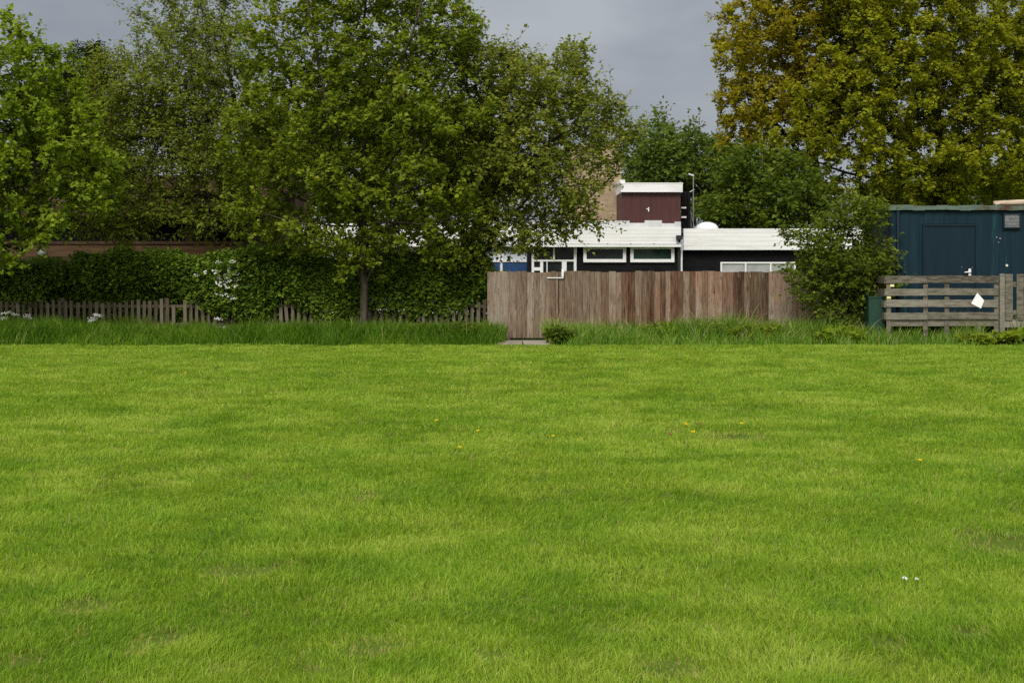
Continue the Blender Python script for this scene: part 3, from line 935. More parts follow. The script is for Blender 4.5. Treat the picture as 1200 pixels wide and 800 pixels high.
for y in (YD + .95,):
    for px in (1041, 1109, 1167, 1230):
        x = WX(px, YD)
        MB().box(x - .05, x + .05, y - .05, y + .05, 0, dz - .035, .4).build('post', M['grey_wood'], dk_)
# rails of the short end
for (t, b) in ((324, 332), (339, 347), (352, 360), (366, 374)):
    MB().box(X0 - .02, X0 + .015, YD - .04, YD + .98, WZ(b, YD), WZ(t, YD), rr.uniform(.3, .7), bev=.004).build('rail', M['grey_wood'], dk_)
# picketed right part
for k, (px, wpx, top) in enumerate(((1173.5, 3.0, 320.5), (1181.5, 4.4, 321), (1194.5, 4.2, 321), (1208, 4.2, 321), (1221, 4.2, 322), (1235, 4.2, 321), (1249, 4.2, 321), (1263, 4.2, 321), (1277, 4.2, 322))):
    x = WX(px, YD); w = wpx / F * YD
    MB().box(x - w, x + w, YD - .06, YD - .034, WZ(375, YD) if k else 0.05, WZ(top, YD), rr.uniform(.35, .75), bev=.004).build('picket', M['grey_wood'], dk_)
for z in (WZ(333, YD), WZ(366, YD)):
    MB().box(WX(1171, YD), X1, YD - .03, YD + .0, z - .05, z + .05, .5).build('cross_rail', M['grey_wood'], dk_)
for k, py in enumerate((334.5, 348.5)):
    mb = MB()
    x, z = WX(1045, YD) - (.0 if k == 0 else .07), WZ(py, YD)
    mb.box(x - .05, x + .04, YD - .062, YD - .045, z - .025, z + .025, .5, bev=.006)
    mb.build('reflector', M['reflector'], dk_)

# white paper hung on the rail
Yn = YD - .082
c = [WP(1145.2, 343, Yn), WP(1153.3, 352, Yn), WP(1149.5, 361.3, Yn), WP(1138, 355.5, Yn)]
v = []
for d in (0, -.006):
    for p in c: v.append(p + np.array([0, d, 0]))
mb = MB().add(v, q=[[3, 2, 1, 0], [4, 5, 6, 7], [0, 1, 5, 4], [1, 2, 6, 5], [2, 3, 7, 6], [3, 0, 4, 7]])
tag(mb.build('paper_sign', M['paper']), 'white diamond of paper pinned askew on the deck rail', 'paper sign')

# green cabinet
Yb = 30.6
gb = empty('green_cabinet', (WX(1028, Yb), Yb + .25, 0), 'dark green upright box between the thorn bush and the deck', 'cabinet')
bx0, bx1, bt = WX(1018, Yb), WX(1037.5, Yb), WZ(347, Yb)
MB().box(bx0, bx1, Yb, Yb + .5, 0, bt - .04, .5, bev=.012).build('body', M['bin_green'], gb)
MB().box(bx0 - .012, bx1 + .012, Yb - .015, Yb + .515, bt - .039, bt, .5, bev=.012).build('lid', M['bin_green'], gb)

# ================================================================== FLAT ROOFED BUILDING
YA, YB_, YL = 45.0, 46.6, 50.0
bl = empty('flat_roofed_building', (WX(700, YA), YA, 0), 'low black walled building with deep white fascia and maroon rooftop box', 'building')


def fascia(x0, x1, yf, z0, z1, n, name='fascia'):
    mb = MB()
    h = (z1 - z0) / n
    for k in range(n):
        mb.box(x0, x1, yf + .012 * (k % 2 == 0) * 0 + .0, yf + .06, z0 + k * h + .003, z0 + (k + 1) * h - .003, .5 + .04 * (k % 2))
    mb.box(x0 + .01, x1 - .01, yf + .006, yf + .2, z0 + .01, z1 - .01, .5)
    return mb.build(name, M['white_paint'], bl)


xa0, xa1 = WX(619, YA), WX(797, YA)
zf0, zf1 = WZ(287, YA), WZ(266, YA)
xb1 = WX(1044, YB_)
fascia(xa0, xa1, YA - .25, zf0, zf1, 5)
zb0, zb1 = WZ(293, YB_), WZ(268, YB_)
fascia(WX(800, YB_), xb1, YB_ - .25, zb0, zb1, 5)
zl0, zl1 = WZ(289, YL), WZ(262, YL)
fascia(WX(285, YL), WX(625, YL), YL - .25, zl0, zl1, 5)
# gutter lip under the front fascia
MB().box(xa0, xa1, YA - .33, YA - .255, WZ(289.5, YA), WZ(286.6, YA), .4).build('gutter', M['white_paint'], bl)
mb = MB()
for k in range(7):
    x = xa0 + .3 + k * .73
    mb.box(x - .02, x + .02, YA - .34, YA - .26, WZ(286.4, YA), WZ(285.4, YA), .5)
mb.box(xa0, xa1, YA - .335, YA - .262, WZ(286.5, YA), WZ(286.1, YA), .5)
mb.build('gutter_bracket', M['grey_metal'], bl)
# roofs
mb = MB()
mb.box(xa0, xa1, YA - .03, YA + 7, zf1 - .14, zf1 - .02)
mb.box(WX(800, YB_), xb1, YB_ - .03, YB_ + 6.6, zb1 - .14, zb1 - .02)
mb.box(WX(285, YL), WX(625, YL), YL - .03, YL + 7, zl1 - .14, zl1 - .02)
mb.build('roof', M['pale_felt'], bl)
# upstand with its steps
mb = MB()
mb.box(xa0, WX(737, YA + .3), YA + .1, YA + .3, zf1 + .003, WZ(259, YA + .3), .5)
mb.box(WX(737, YA + .3), WX(755, YA + .3), YA + .1, YA + .3, zf1 + .003, WZ(261.5, YA + .3), .5)
mb.box(WX(755, YA + .3), WX(775, YA + .3), YA + .1, YA + .3, zf1 + .003, WZ(258.5, YA + .3), .6)
mb.box(WX(775, YA + .3), WX(790, YA + .3), YA + .1, YA + .3, zf1 + .003, WZ(262, YA + .3), .5)
mb.box(WX(790, YA + .3), WX(797, YA + .3), YA + .1, YA + .3, zf1 + .003, WZ(260, YA + .3), .5)
mb.build('parapet', M['pale_felt'], bl)
# walls
mb = MB()
mb.box(WX(676, YA), xa1, YA, YA + .2, 0, zf0)
mb.box(xa1 - .2, xa1 - .003, YA + .201, YB_ + .5, 0, zf0)
mb.box(WX(619, YA), WX(622.5, YA), YA - .05, YA + .2, 0, zf0)
mb.box(xa0 + .003, xa0 + .2, YA + .201, YL + .3, 0, zf0)
mb.box(WX(800, YB_), xb1, YB_, YB_ + .2, 0, zb0)
mb.build('wall', M['black_board'], bl)
# windows of the front range
def window(x0, x1, z0, z1, y, fw, pane, panes=1, mull=.07, name='window', depth=.08):
    mb = MB()
    mb.box(x0, x1, y - depth, y - .004, z0, z0 + fw).box(x0, x1, y - depth, y - .004, z1 - fw, z1)
    mb.box(x0, x0 + fw, y - depth + .002, y - .004, z0 + fw, z1 - fw).box(x1 - fw, x1, y - depth + .002, y - .004, z0 + fw, z1 - fw)
    for k in range(1, panes):
        xm = x0 + (x1 - x0) * k / panes
        mb.box(xm - mull / 2, xm + mull / 2, y - depth + .002, y - .004, z0 + fw, z1 - fw)
    f = mb.build(name, M['white_paint'], bl)
    pm = MB().box(x0 + fw * .7, x1 - fw * .7, y - depth * .5, y - .012, z0 + fw * .7, z1 - fw * .7)
    np_ = pm.build('pane', pane, f)
    np_.matrix_parent_inverse.identity()
    return f


window(WX(683.5, YA), WX(733.5, YA), WZ(307.3, YA), WZ(288.2, YA), YA, .1, M['pane'])
window(WX(738.5, YA), WX(790, YA), WZ(307.3, YA), WZ(288.2, YA), YA, .1, M['pane_tree_reflection'])
# glazed entrance
y = YA + .1
ent = MB()
zt, zm = zf0 - .02, WZ(305.2, YA)
ex0, ex1 = WX(622.8, YA), WX(675.5, YA)
for a, b in ((622.8, 625.8), (648.2, 650.2), (672.5, 675.5)):
    ent.box(WX(a, YA), WX(b, YA), y - .09, y, zm + .025, zt)
ent.box(ex0, ex1, y - .092, y + .002, zm - .03, zm + .024)
ent.box(ex0, ex1, y - .088, y + .002, zt + .001, zt + .04)
for a, b in ((622.8, 625.8), (633, 636.5), (640.5, 641.6), (658.5, 664), (672.5, 675.5)):
    ent.box(WX(a, YA), WX(b, YA), y - .088, y, .05, zm - .031)
ent.box(WX(625.8, YA), WX(633, YA), y - .086, y, WZ(317, YA), WZ(313.2, YA))
en = ent.build('entrance_frame', M['white_paint'], bl)
MB().box(ex0 + .02, ex1 - .02, y + .01, y + .02, .05, zt - .01).build('pane', M['pane'], en)
# window of the set-back range
window(WX(844, YB_), WX(932, YB_), WZ(325, YB_), WZ(307, YB_), YB_, .05, M['frosted'], 3, .05)
# far left range: glazing with painted sky reflection over blue panels
xl0, xl1 = WX(285, YL), WX(625, YL)
MB().box(xl0, xl1, YL + .05, YL + .2, 0, zl0, .5).build('wall', M['white_paint'], bl)
nwin = 9
for k in range(nwin):
    a = xl0 + (xl1 - xl0) * k / nwin + .03; b = xl0 + (xl1 - xl0) * (k + 1) / nwin - .03
    window(a, b, WZ(307, YL), zl0 - .03, YL + .045, .055, M['pane_sky_reflection'], 1)
    MB().box(a + .02, b - .02, YL - .02, YL + .045, .25, WZ(308, YL), .5).build('infill_panel', M['blue_panel'], bl)
# downpipes on the corner
xd = WX(794.5, YA)
mb = MB()
mb.tube([(xd, YA - .09, 0), (xd, YA - .09, WZ(292, YA)), (xd + .02, YA - .29, WZ(279, YA))], .045, 8)
mb.box(xd - .1, xd + .1, YA - .4, YA - .3, WZ(281, YA), WZ(276, YA))
mb.build('downpipe', M['black_plastic'], bl)
MB().tube([(WX(798.5, YA), YA - .05, 0), (WX(798.5, YA), YA - .05, zf0)], .03, 8).build('downpipe', M['white_paint'], bl)
# maroon rooftop box
YR = 46.0
rx0, rx1 = WX(728.5, YR), WX(797.5, YR)
rz0, rz1 = zf1 - .03, WZ(225.5, YR)
mb = MB()
mb.box(rx0, rx1, YR, YR + 2.2, rz0, rz1)
for k in range(1, 6):
    x = rx0 + (rx1 - rx0) * k / 6
    mb.box(x - .012, x + .012, YR - .012, YR - .002, rz0 + .02, rz1 - .02)
rb = mb.build('rooftop_box', M['maroon'], bl)
mb = MB()
mb.box(rx0 - .03, rx1 + .05, YR - .16, YR + 2.3, rz1 + .002, WZ(216, YR))
mb.box(rx0 - .04, rx1 + .06, YR - .17, YR + 2.31, WZ(216, YR) + .002, WZ(214.5, YR))
mb.box(rx0 - .07, rx0 + .1, YR - .15, YR + 2.2, WZ(214.5, YR) + .002, WZ(211, YR))
mb.build('cap', M['white_paint'], rb)
x, z = WX(760, YR), WZ(245.5, YR)
MB().box(x - .018, x + .014, YR - .05, YR - .013, z - .07, z + .07).box(x - .07, x - .026, YR - .045, YR - .014, z + .0, z + .03).build('handle', M['white_paint'], rb)
# brick stack
MB().box(WX(664, 48.5), WX(728, 48.5), 48.5, 51.5, 2.5, WZ(172, 48.5)).box(WX(662, 48.5), WX(730, 48.5), 48.45, 51.55, WZ(172, 48.5) + .002, WZ(169, 48.5)).build('brick_stack', M['brick'], bl)
# rooftop ladder cage beside the box
mb = MB()
for px in (800, 807.5):
    x = WX(px, 46.6)
    mb.tube([(x, 46.6, zf1), (x, 46.6, WZ(225, 46.6))], .05, 6)
mb.box(WX(799.5, 46.7), WX(807.8, 46.7), 46.68, 46.78, zf1, WZ(224, 46.7))
mb.build('duct', M['black_board'], bl)
for py in (243.5, 254.5):
    MB().box(WX(798, 46.5), WX(804, 46.5), 46.45, 46.53, WZ(py + .9, 46.5), WZ(py - .9, 46.5)).build('bracket', M['white_paint'], bl)
# dome rooflight
Yr = 50.0
mb = MB()
rxm, zc = WX(828.5, Yr), zb1 - .02
R = 13.5 / F * Yr
v, q = [], []
nu, nv = 24, 8
for j in range(nv + 1):
    a = j / nv * math.pi / 2
    for k in range(nu):
        b = 2 * math.pi * k / nu
        v.append((rxm + R * math.cos(a) * math.cos(b), Yr + R * math.cos(a) * math.sin(b), zc + .1 + (8.5 / F * Yr) * math.sin(a)))
for j in range(nv):
    for k in range(nu): q.append([j * nu + k, j * nu + (k + 1) % nu, (j + 1) * nu + (k + 1) % nu, (j + 1) * nu + k])
mb.add(v, q=q)
mb.tube([(rxm, Yr, zc), (rxm, Yr, zc + .1)], R * 1.03, 24)
mb.build('rooflight', M['white_paint'], bl, False)
# aerial
an = empty('roof_aerial', (WX(812.5, 47.5), 47.5, zf1 - .02), 'thin grey aerial pole standing on the roof beside the maroon box', 'aerial')
mb = MB()
xa, ya = WX(812.5, 47.5), 47.5
mb.tube([(xa, ya, zb1 - .05), (xa, ya, WZ(203.5, ya))], .016, 6)
mb.build('mast', M['grey_metal'], an)
mb = MB()
mb.tube([(xa - .16, ya, WZ(204, ya)), (xa + .02, ya, WZ(206, ya))], .026, 6)
mb.build('aerial_head', M['pale_felt'], an)
MB().tube([(xa - .16, ya, WZ(226, ya)), (xa + .03, ya, WZ(222, ya))], .014, 5).build('arm', M['pale_felt'], an)
mb = MB()
for k in range(6):
    x = WX(806.5 + k * .9, ya)
    mb.tube([(x, ya + .1, zb1 - .02), (x - .03, ya + .1, WZ(232 + k * 3, ya))], .008, 4)
mb.tube([(WX(806, ya), ya + .1, WZ(230, ya)), (WX(813, ya), ya + .1, WZ(262, ya))], .012, 4)
mb.build('stay_wire', M['grey_metal'], an)

# ================================================================== BROWN TIMBER BUILDING BEHIND THE HEDGE
YT = 40.0
tb = empty('timber_building', (WX(100, YT), YT, 0), 'brown boarded building with dark window band, half hidden behind the trees', 'building')
tx0, tx1 = WX(-140, YT), WX(312, YT)
mb = MB()
z = 0.0
zs = WZ(286, YT)
while z < zs - .02:
    mb.box(tx0, tx1, YT + rr.uniform(-.006, .006), YT + .05, z, min(z + .146, zs), rr.uniform(.2, .8))
    z += .15
mb.box(tx0 + .02, tx1 - .02, YT + .052, YT + 6, 0, WZ(252, YT) - .02)
mb.build('wall', M['brown_board'], tb)
zt = WZ(255, YT)
nw = 5
for k in range(nw):
    a = tx0 + (tx1 - tx0) * k / nw; b = tx0 + (tx1 - tx0) * (k + 1) / nw
    f = MB()
    f.box(a, b, YT - .04, YT + .04, zs + .002, zs + .08).box(a, b, YT - .04, YT + .04, zt - .06, zt).box(a + .002, a + .1, YT - .038, YT + .04, zs + .082, zt - .062).box(b - .1, b - .002, YT - .038, YT + .04, zs + .082, zt - .062)
    fo = f.build('window', M['roof_brown'], tb)
    MB().box(a + .09, b - .09, YT + .0, YT + .02, zs + .07, zt - .05).build('pane', M['pane_dim'], fo)
mb = MB()
for k in range(10):       # lapped roof boards up to the ridge
    y0, z0 = YT - .6 + k * .4, zt + .02 + k * .135
    mb.box(tx0 - .3, tx1 + .3, y0, y0 + .45, z0, z0 + .15, rr.uniform(.2, .9))
mb.box(tx0 - .3, tx1 + .3, YT + 3.4, YT + 6.5, zt + .02, zt + 1.3, .5)
mb.build('roof', M['roof_brown'], tb)
mb = MB()
lx_, lz_ = WX(50, YT), WZ(296, YT)
v, q = [], []
for j in range(5):
    a = j / 4 * math.pi / 2
    for k in range(12):
        b = 2 * math.pi * k / 12
        v.append((lx_ + .13 * math.cos(a) * math.cos(b), YT - .03 - .1 * math.sin(a), lz_ + .13 * math.cos(a) * math.sin(b)))
for j in range(4):
    for k in range(12): q.append([j * 12 + k, j * 12 + (k + 1) % 12, (j + 1) * 12 + (k + 1) % 12, (j + 1) * 12 + k])
MB().add(v, q=q).build('wall_lamp', M['grey_metal'], tb, True)

# ================================================================== TREES
tree('sycamore_tree', 'bright yellow green broad leaved tree hanging over the end of the picket fence',
     [[foot(-45, 31.6)] + sk(31.4, (-40, 300), (-30, 220), (-10, 150), (0, 90)), sk(31.2, (-35, 250), (30, 200), (80, 165))],
     [(15, 120, 85, 85, 1.5, 0), (75, 195, 75, 55, 1.3, -.2), (0, 215, 70, 70, 1.4, -.2), (110, 225, 38, 30, .9, -.3), (20, 62, 45, 30, 1.0, 0),
      (60, 150, 60, 50, 1.2, -.3), (62, 272, 40, 22, .7, -.6), (10, 290, 32, 26, .8, -.6), (-90, 150, 90, 120, 1.6, 0), (60, 60, 18, 22, .5, 0), (8, 20, 7, 18, .3, .3), (30, 255, 60, 30, 1.0, -.3)],
     31.2, 1900, 'bright', seed=3, nspray=5, m=9, size=.095, width=.52, gap=.26, rmax=.16, slen=(.14, .36), thin=.017)
tree('willow_tree', 'feathery olive green tree with a dark leaning trunk rising behind the hedge',
     [[foot(318, 35)] + sk(35, (305, 300), (288, 262), (262, 215), (235, 160), (215, 90)), sk(35, (285, 265), (262, 238), (235, 226), (205, 232)), sk(35, (255, 205), (275, 120), (262, 40))],
     [(185, 140, 85, 80, 1.8, 0), (235, 75, 70, 60, 1.6, 0), (160, 215, 80, 55, 1.6, -.3), (250, 180, 75, 60, 1.7, 0), (215, 22, 65, 40, 1.2, 0, .45), (265, 20, 35, 50, 1.0, 0, .5),
      (225, 250, 75, 30, 1.2, -.3), (130, 120, 45, 60, 1.2, 0), (140, 245, 60, 30, 1.2, -.5), (165, 262, 80, 22, 1.1, -.6)],
     35.0, 3300, 'olive', 'bark_dark', seed=5, nspray=6, m=9, size=.085, width=.3, gap=.22, rmax=.26, slen=(.25, .6), hang=.4, flat=.5)
tree('maple_tree', 'tall slender trunked maple with a wide airy crown in front of the hedge',
     [[foot(427, 32.5)] + sk(32.5, (426, 300), (424, 240), (428, 160), (425, 60), (430, -20)), sk(32.5, (424, 255), (370, 170), (330, 70)), sk(32.5, (425, 235), (480, 160), (540, 70)),
      sk(32.5, (424, 262), (355, 235), (300, 215)), sk(32.5, (425, 250), (500, 215), (545, 190)),
      sk(32.5, (425, 225, 0), (385, 130, -.8), (365, 30, -1.2), (355, -40, -1.3)), sk(32.5, (427, 200, 0), (460, 110, -.7), (490, 20, -1.2), (505, -50, -1.3)), sk(32.5, (424, 250), (350, 180, .6), (290, 110, .9)),
      sk(32.5, (425, 215), (505, 125, .8), (560, 40, 1)), [WP(423, 330, 32.6), WP(395, 285, 32.8), WP(372, 225, 33.2), WP(345, 130, 33.3)], [WP(427, 335, 32.4), WP(452, 280, 32.1), WP(468, 220, 31.8), WP(520, 130, 31.5)],
      sk(32.5, (424, 265), (350, 262, -.5), (305, 250, -.8)), sk(32.5, (425, 260), (500, 262, -.6), (555, 250, -.8))],
     [(440, 55, 115, 95, 2.2, 0), (375, 140, 100, 75, 2.2, 0), (490, 150, 100, 80, 2.2, 0), (330, 55, 55, 70, 1.6, 0), (430, -45, 120, 60, 2.0, 0), (530, 50, 45, 55, 1.3, 0),
      (390, 225, 105, 38, 1.8, -.2), (490, 230, 85, 40, 1.7, -.2), (355, 276, 75, 26, 1.3, 0, 1.7), (470, 278, 80, 28, 1.3, 0, 1.6), (525, 294, 52, 28, .9, .2, 1.5), (318, 120, 40, 60, 1.3, 0), (560, 25, 16, 20, .6, 0), (300, 170, 45, 70, 1.4, 0), (310, 235, 50, 40, 1.3, .2), (428, 312, 42, 26, .6, -.4, .7)],
     32.5, 5200, 'maple', seed=7, nspray=4, m=8, size=.09, width=.48, gap=.26, rmax=.09, thin=.0135, tip=.0065, slen=(.12, .32))
tree('ash_tree', 'spreading tree with long dark boughs reaching towards the brick stack',
     [[foot(512, 33.4)] + sk(33.4, (522, 330), (560, 298), (625, 268), (690, 232), (720, 205)), sk(33.4, (535, 318), (570, 240), (620, 190), (680, 150)), sk(33.4, (560, 250), (580, 160), (600, 80)), sk(33.4, (600, 280), (660, 255), (700, 262)),
      sk(33.4, (570, 240), (640, 170, -.6), (720, 120, -.8)), sk(33.4, (580, 165), (630, 110, .5), (665, 60, .7)), sk(33.4, (560, 298), (625, 225, -.7), (700, 180, -1)), sk(33.4, (540, 310), (545, 200, .5), (560, 90, .6))],
     [(620, 125, 85, 60, 1.9, 0), (695, 148, 55, 48, 1.5, 0), (600, 200, 85, 50, 1.8, -.2), (655, 225, 60, 30, 1.3, -.3), (600, 270, 62, 28, 1.1, -.2, .6), (570, 90, 50, 50, 1.5, 0), (655, 80, 45, 30, 1.0, 0, .7),
      (560, 290, 40, 26, 1.0, 0), (710, 185, 32, 20, .8, 0), (540, 180, 50, 70, 1.6, .3), (725, 130, 22, 22, .6, 0), (645, 255, 55, 22, .9, -.3, 1.3), (648, 274, 46, 13, .8, -.4, 1.2), (560, 250, 50, 40, 1.2, 0)],
     33.4, 3000, 'ash', 'bark_dark', seed=9, nspray=5, m=8, size=.09, width=.4, gap=.24, rmax=.17, tip=.0065, thin=.0135, hang=.25)
tree('background_tree', 'shaded dark green tree showing through the airy maple crown',
     [[foot(430, 60)] + sk(60, (430, 260), (428, 170))],
     [(430, 160, 110, 60, 3.0, 0), (340, 190, 70, 55, 2.6, 0), (520, 190, 80, 50, 2.6, 0), (420, 235, 130, 34, 2.6, 0), (560, 225, 60, 34, 2.0, 0), (300, 225, 60, 40, 2.0, 0)],
     60.0, 1900, 'maple', 'bark_dark', seed=27, step=.32, dk=.5, di=3.4, nspray=5, m=7, size=.18, width=.42, gap=.12, rmax=.3, slen=(.3, .8))
tree('background_tree', 'mid green bushy tree standing behind the maroon rooftop box',
     [[foot(790, 62)] + sk(62, (790, 260), (788, 200))],
     [(790, 190, 62, 42, 2.6, 0), (768, 225, 50, 36, 2.2, 0), (838, 205, 42, 42, 2.2, 0), (755, 175, 30, 24, 1.4, 0), (800, 245, 80, 24, 2.0, 0), (775, 148, 12, 14, .8, 0)],
     62.0, 1500, 'far', seed=11, step=.3, dk=.5, di=3.2, nspray=6, m=7, size=.17, width=.38, gap=.12, rmax=.3, slen=(.3, .8))
tree('background_tree', 'deep green dense tree behind the white fascia and beneath the golden tree',
     [[foot(905, 55.6)] + sk(55.6, (905, 280), (905, 235))],
     [(905, 225, 55, 44, 2.6, 0), (880, 250, 60, 28, 2.2, 0), (935, 240, 45, 34, 2.0, 0), (868, 205, 34, 30, 1.6, 0)],
     55.6, 1400, 'deep', seed=12, step=.3, dk=.5, di=3.2, nspray=6, m=7, size=.17, width=.42, gap=.1, rmax=.3, slen=(.3, .7))
tree('oak_tree', 'bronze leaved tree in new leaf beside the patch of open sky',
     [[foot(965, 59)] + sk(59, (962, 250), (950, 170), (935, 90), (930, 10)), sk(59, (955, 200), (905, 140), (865, 80)), sk(59, (955, 190), (900, 190), (860, 160))],
     [(905, 60, 70, 75, 2.0, 0), (890, 130, 52, 50, 1.7, 0), (940, 15, 60, 60, 1.9, 0), (960, 110, 60, 65, 2.0, 0), (915, -35, 55, 40, 1.5, 0), (857, 85, 25, 45, .9, 0, .7), (880, 170, 42, 28, 1.1, 0, .6), (1000, 30, 50, 60, 1.5, .3)],
     59.0, 2900, 'bronze', 'bark_dark', seed=15, nspray=5, m=9, size=.125, width=.46, gap=.2, rmax=.26, step=.27, dk=.42, di=3, slen=(.18, .42), ds=1.3, tip=.009, thin=.022)
tree('oak_tree', 'huge golden green tree towering over the dark blue cabin',
     [[foot(1105, 57)] + sk(57, (1105, 240), (1100, 170), (1095, 80), (1090, 0)), sk(57, (1103, 215), (1040, 150), (1000, 80)), sk(57, (1103, 205), (1160, 140), (1200, 50)), sk(57, (1104, 225), (1050, 215), (1005, 205), (940, 185)), sk(57, (1103, 235), (1160, 205), (1215, 190))],
     [(1060, 75, 105, 90, 2.6, 0), (1150, 95, 105, 100, 2.6, 0), (1005, 140, 65, 62, 2.0, -.3), (1090, 190, 110, 42, 2.2, -.4), (1060, -20, 115, 60, 2.4, 0), (1225, 80, 90, 120, 2.4, 0), (1160, 200, 80, 36, 1.8, -.4),
      (990, 215, 50, 30, 1.2, -.2), (1180, 215, 70, 32, 1.8, 0), (1090, 225, 80, 26, 1.8, .2), (1040, 235, 40, 22, 1.4, 0), (935, 175, 52, 32, 1.2, -.4), (960, 120, 40, 45, 1.2, -.5)],
     57.0, 5200, 'gold', 'bark_dark', seed=17, nspray=5, m=9, size=.13, width=.48, gap=.2, rmax=.36, step=.28, dk=.44, di=3.2, slen=(.18, .42), ds=1.4, tip=.009, thin=.022)
tree('thorn_bush', 'leafy hawthorn bush covering the end of the board fence',
     [[foot(990, 31.2)] + sk(31.2, (990, 350), (985, 310)), sk(31.2, (988, 360), (1012, 320)), sk(31.2, (990, 355), (962, 315))],
     [(985, 312, 45, 45, .75, 0), (1000, 350, 24, 30, .5, .1), (944, 280, 28, 11, .4, -.2, 1.3), (1018, 285, 26, 30, .6, 0), (968, 350, 28, 20, .5, -.2), (990, 265, 35, 20, .5, 0), (1000, 375, 30, 14, .4, -.1), (926, 322, 14, 6, .25, -.2, 1.5), (936, 345, 10, 6, .25, -.2, 1.5), (922, 270, 10, 5, .2, -.2, 1.5), (1000, 330, 38, 40, .6, .2), (1005, 255, 36, 20, .5, 0), (1030, 320, 16, 40, .5, .1)],
     31.2, 1750, 'thorn', 'bark', seed=21, step=.13, dk=.2, di=1.2, nspray=5, m=7, size=.075, width=.42, gap=.1, rmax=.07, slen=(.14, .34), cat='bush', crown_name='foliage', trunk_name='stems', tip=.004, thin=.012)


tree('background_tree', 'shaded olive tree in the distance behind the blue cabin roof',
     [[foot(1120, 70)] + sk(70, (1120, 260), (1120, 225))],
     [(1080, 225, 60, 30, 2.2, 0), (1150, 220, 60, 34, 2.2, 0), (1210, 215, 50, 34, 2.0, 0), (1040, 240, 30, 22, 1.6, 0)],
     70.0, 900, 'thorn', seed=25, step=.3, dk=.5, di=3.2, nspray=5, m=7, size=.17, width=.42, gap=.1, rmax=.25, slen=(.3, .7))


tree('bush', 'loose shaded bush between the hedge blossom and the slender maple trunk',
     [[foot(345, 36.5)] + sk(36.5, (345, 320), (342, 285)), sk(36.5, (345, 330), (318, 290)), sk(36.5, (345, 325), (380, 285))],
     [(340, 285, 45, 30, .9, 0), (385, 290, 38, 24, .8, 0), (305, 290, 30, 26, .8, 0)],
     36.5, 650, 'olive', 'bark_dark', seed=31, step=.16, dk=.26, di=1.5, nspray=3, m=7, size=.085, width=.4, gap=.32, rmax=.06, slen=(.14, .34), cat='bush', crown_name='foliage', trunk_name='stems', tip=.006, thin=.014)
tree('bush', 'loose shaded bush between the maple trunk and the short grey fence panel',
     [[foot(500, 36.5)] + sk(36.5, (500, 330), (498, 295)), sk(36.5, (500, 335), (465, 295)), sk(36.5, (500, 335), (545, 300))],
     [(490, 292, 45, 26, .9, 0), (455, 290, 30, 24, .8, 0), (542, 304, 32, 18, .8, 0)],
     36.5, 600, 'maple', 'bark_dark', seed=33, step=.16, dk=.26, di=1.5, nspray=3, m=7, size=.085, width=.45, gap=.32, rmax=.06, slen=(.14, .34), cat='bush', crown_name='foliage', trunk_name='stems', tip=.006, thin=.014)


# dark pine behind
def pine(px, Y, top, base_w, label, seed):
    rng = np.random.default_rng(seed)
    x, zt = WX(px, Y), WZ(top, Y)
    root = empty('pine_tree', (x, Y, 0), label, 'tree')
    mb = MB().tube([(x, Y, -.1), (x + .05, Y, zt * .6), (x, Y, zt)], [.2, .12, .02], 8)
    B, D, Ln = [], [], []
    for k in range(130):
        u = (k + rng.random()) / 130
        z = zt * (.35 + .64 * u)
        a = rng.random() * 2 * math.pi
        L = base_w * (1 - u) ** .7 * (.6 + .5 * rng.random()) + .25
        d = np.array([math.cos(a), math.sin(a), .25])
        mb.tube([(x, Y, z), np.array([x, Y, z]) + d * L], [.03, .008], 4, caps=False)
        m = max(3, int(L / .11))
        for j in range(m):
            p = np.array([x, Y, z]) + d * L * (j + .7) / m + rng.normal(0, .05, 3)
            for s in range(3):
                B.append(p); D.append(unit(d + rng.normal(0, .6, 3) + np.array([0, 0, .2]))); Ln.append(.35)
    mb.build('trunk', M['bark_dark'], root)
    v, f, t = sprays(np.array(B), np.array(D), np.array(Ln), 8, .17, .8, .09, .3, .03, rng)
    np_mesh('crown', v, [f], M['leaf_pine'], root, {'tint': t})


pine(101, 46, 54, 1.5, 'dark pine top showing between the yellow green and the olive tree', 51)
pine(64, 47, 84, 1.6, 'lower dark pine behind the bright yellow green tree', 52)


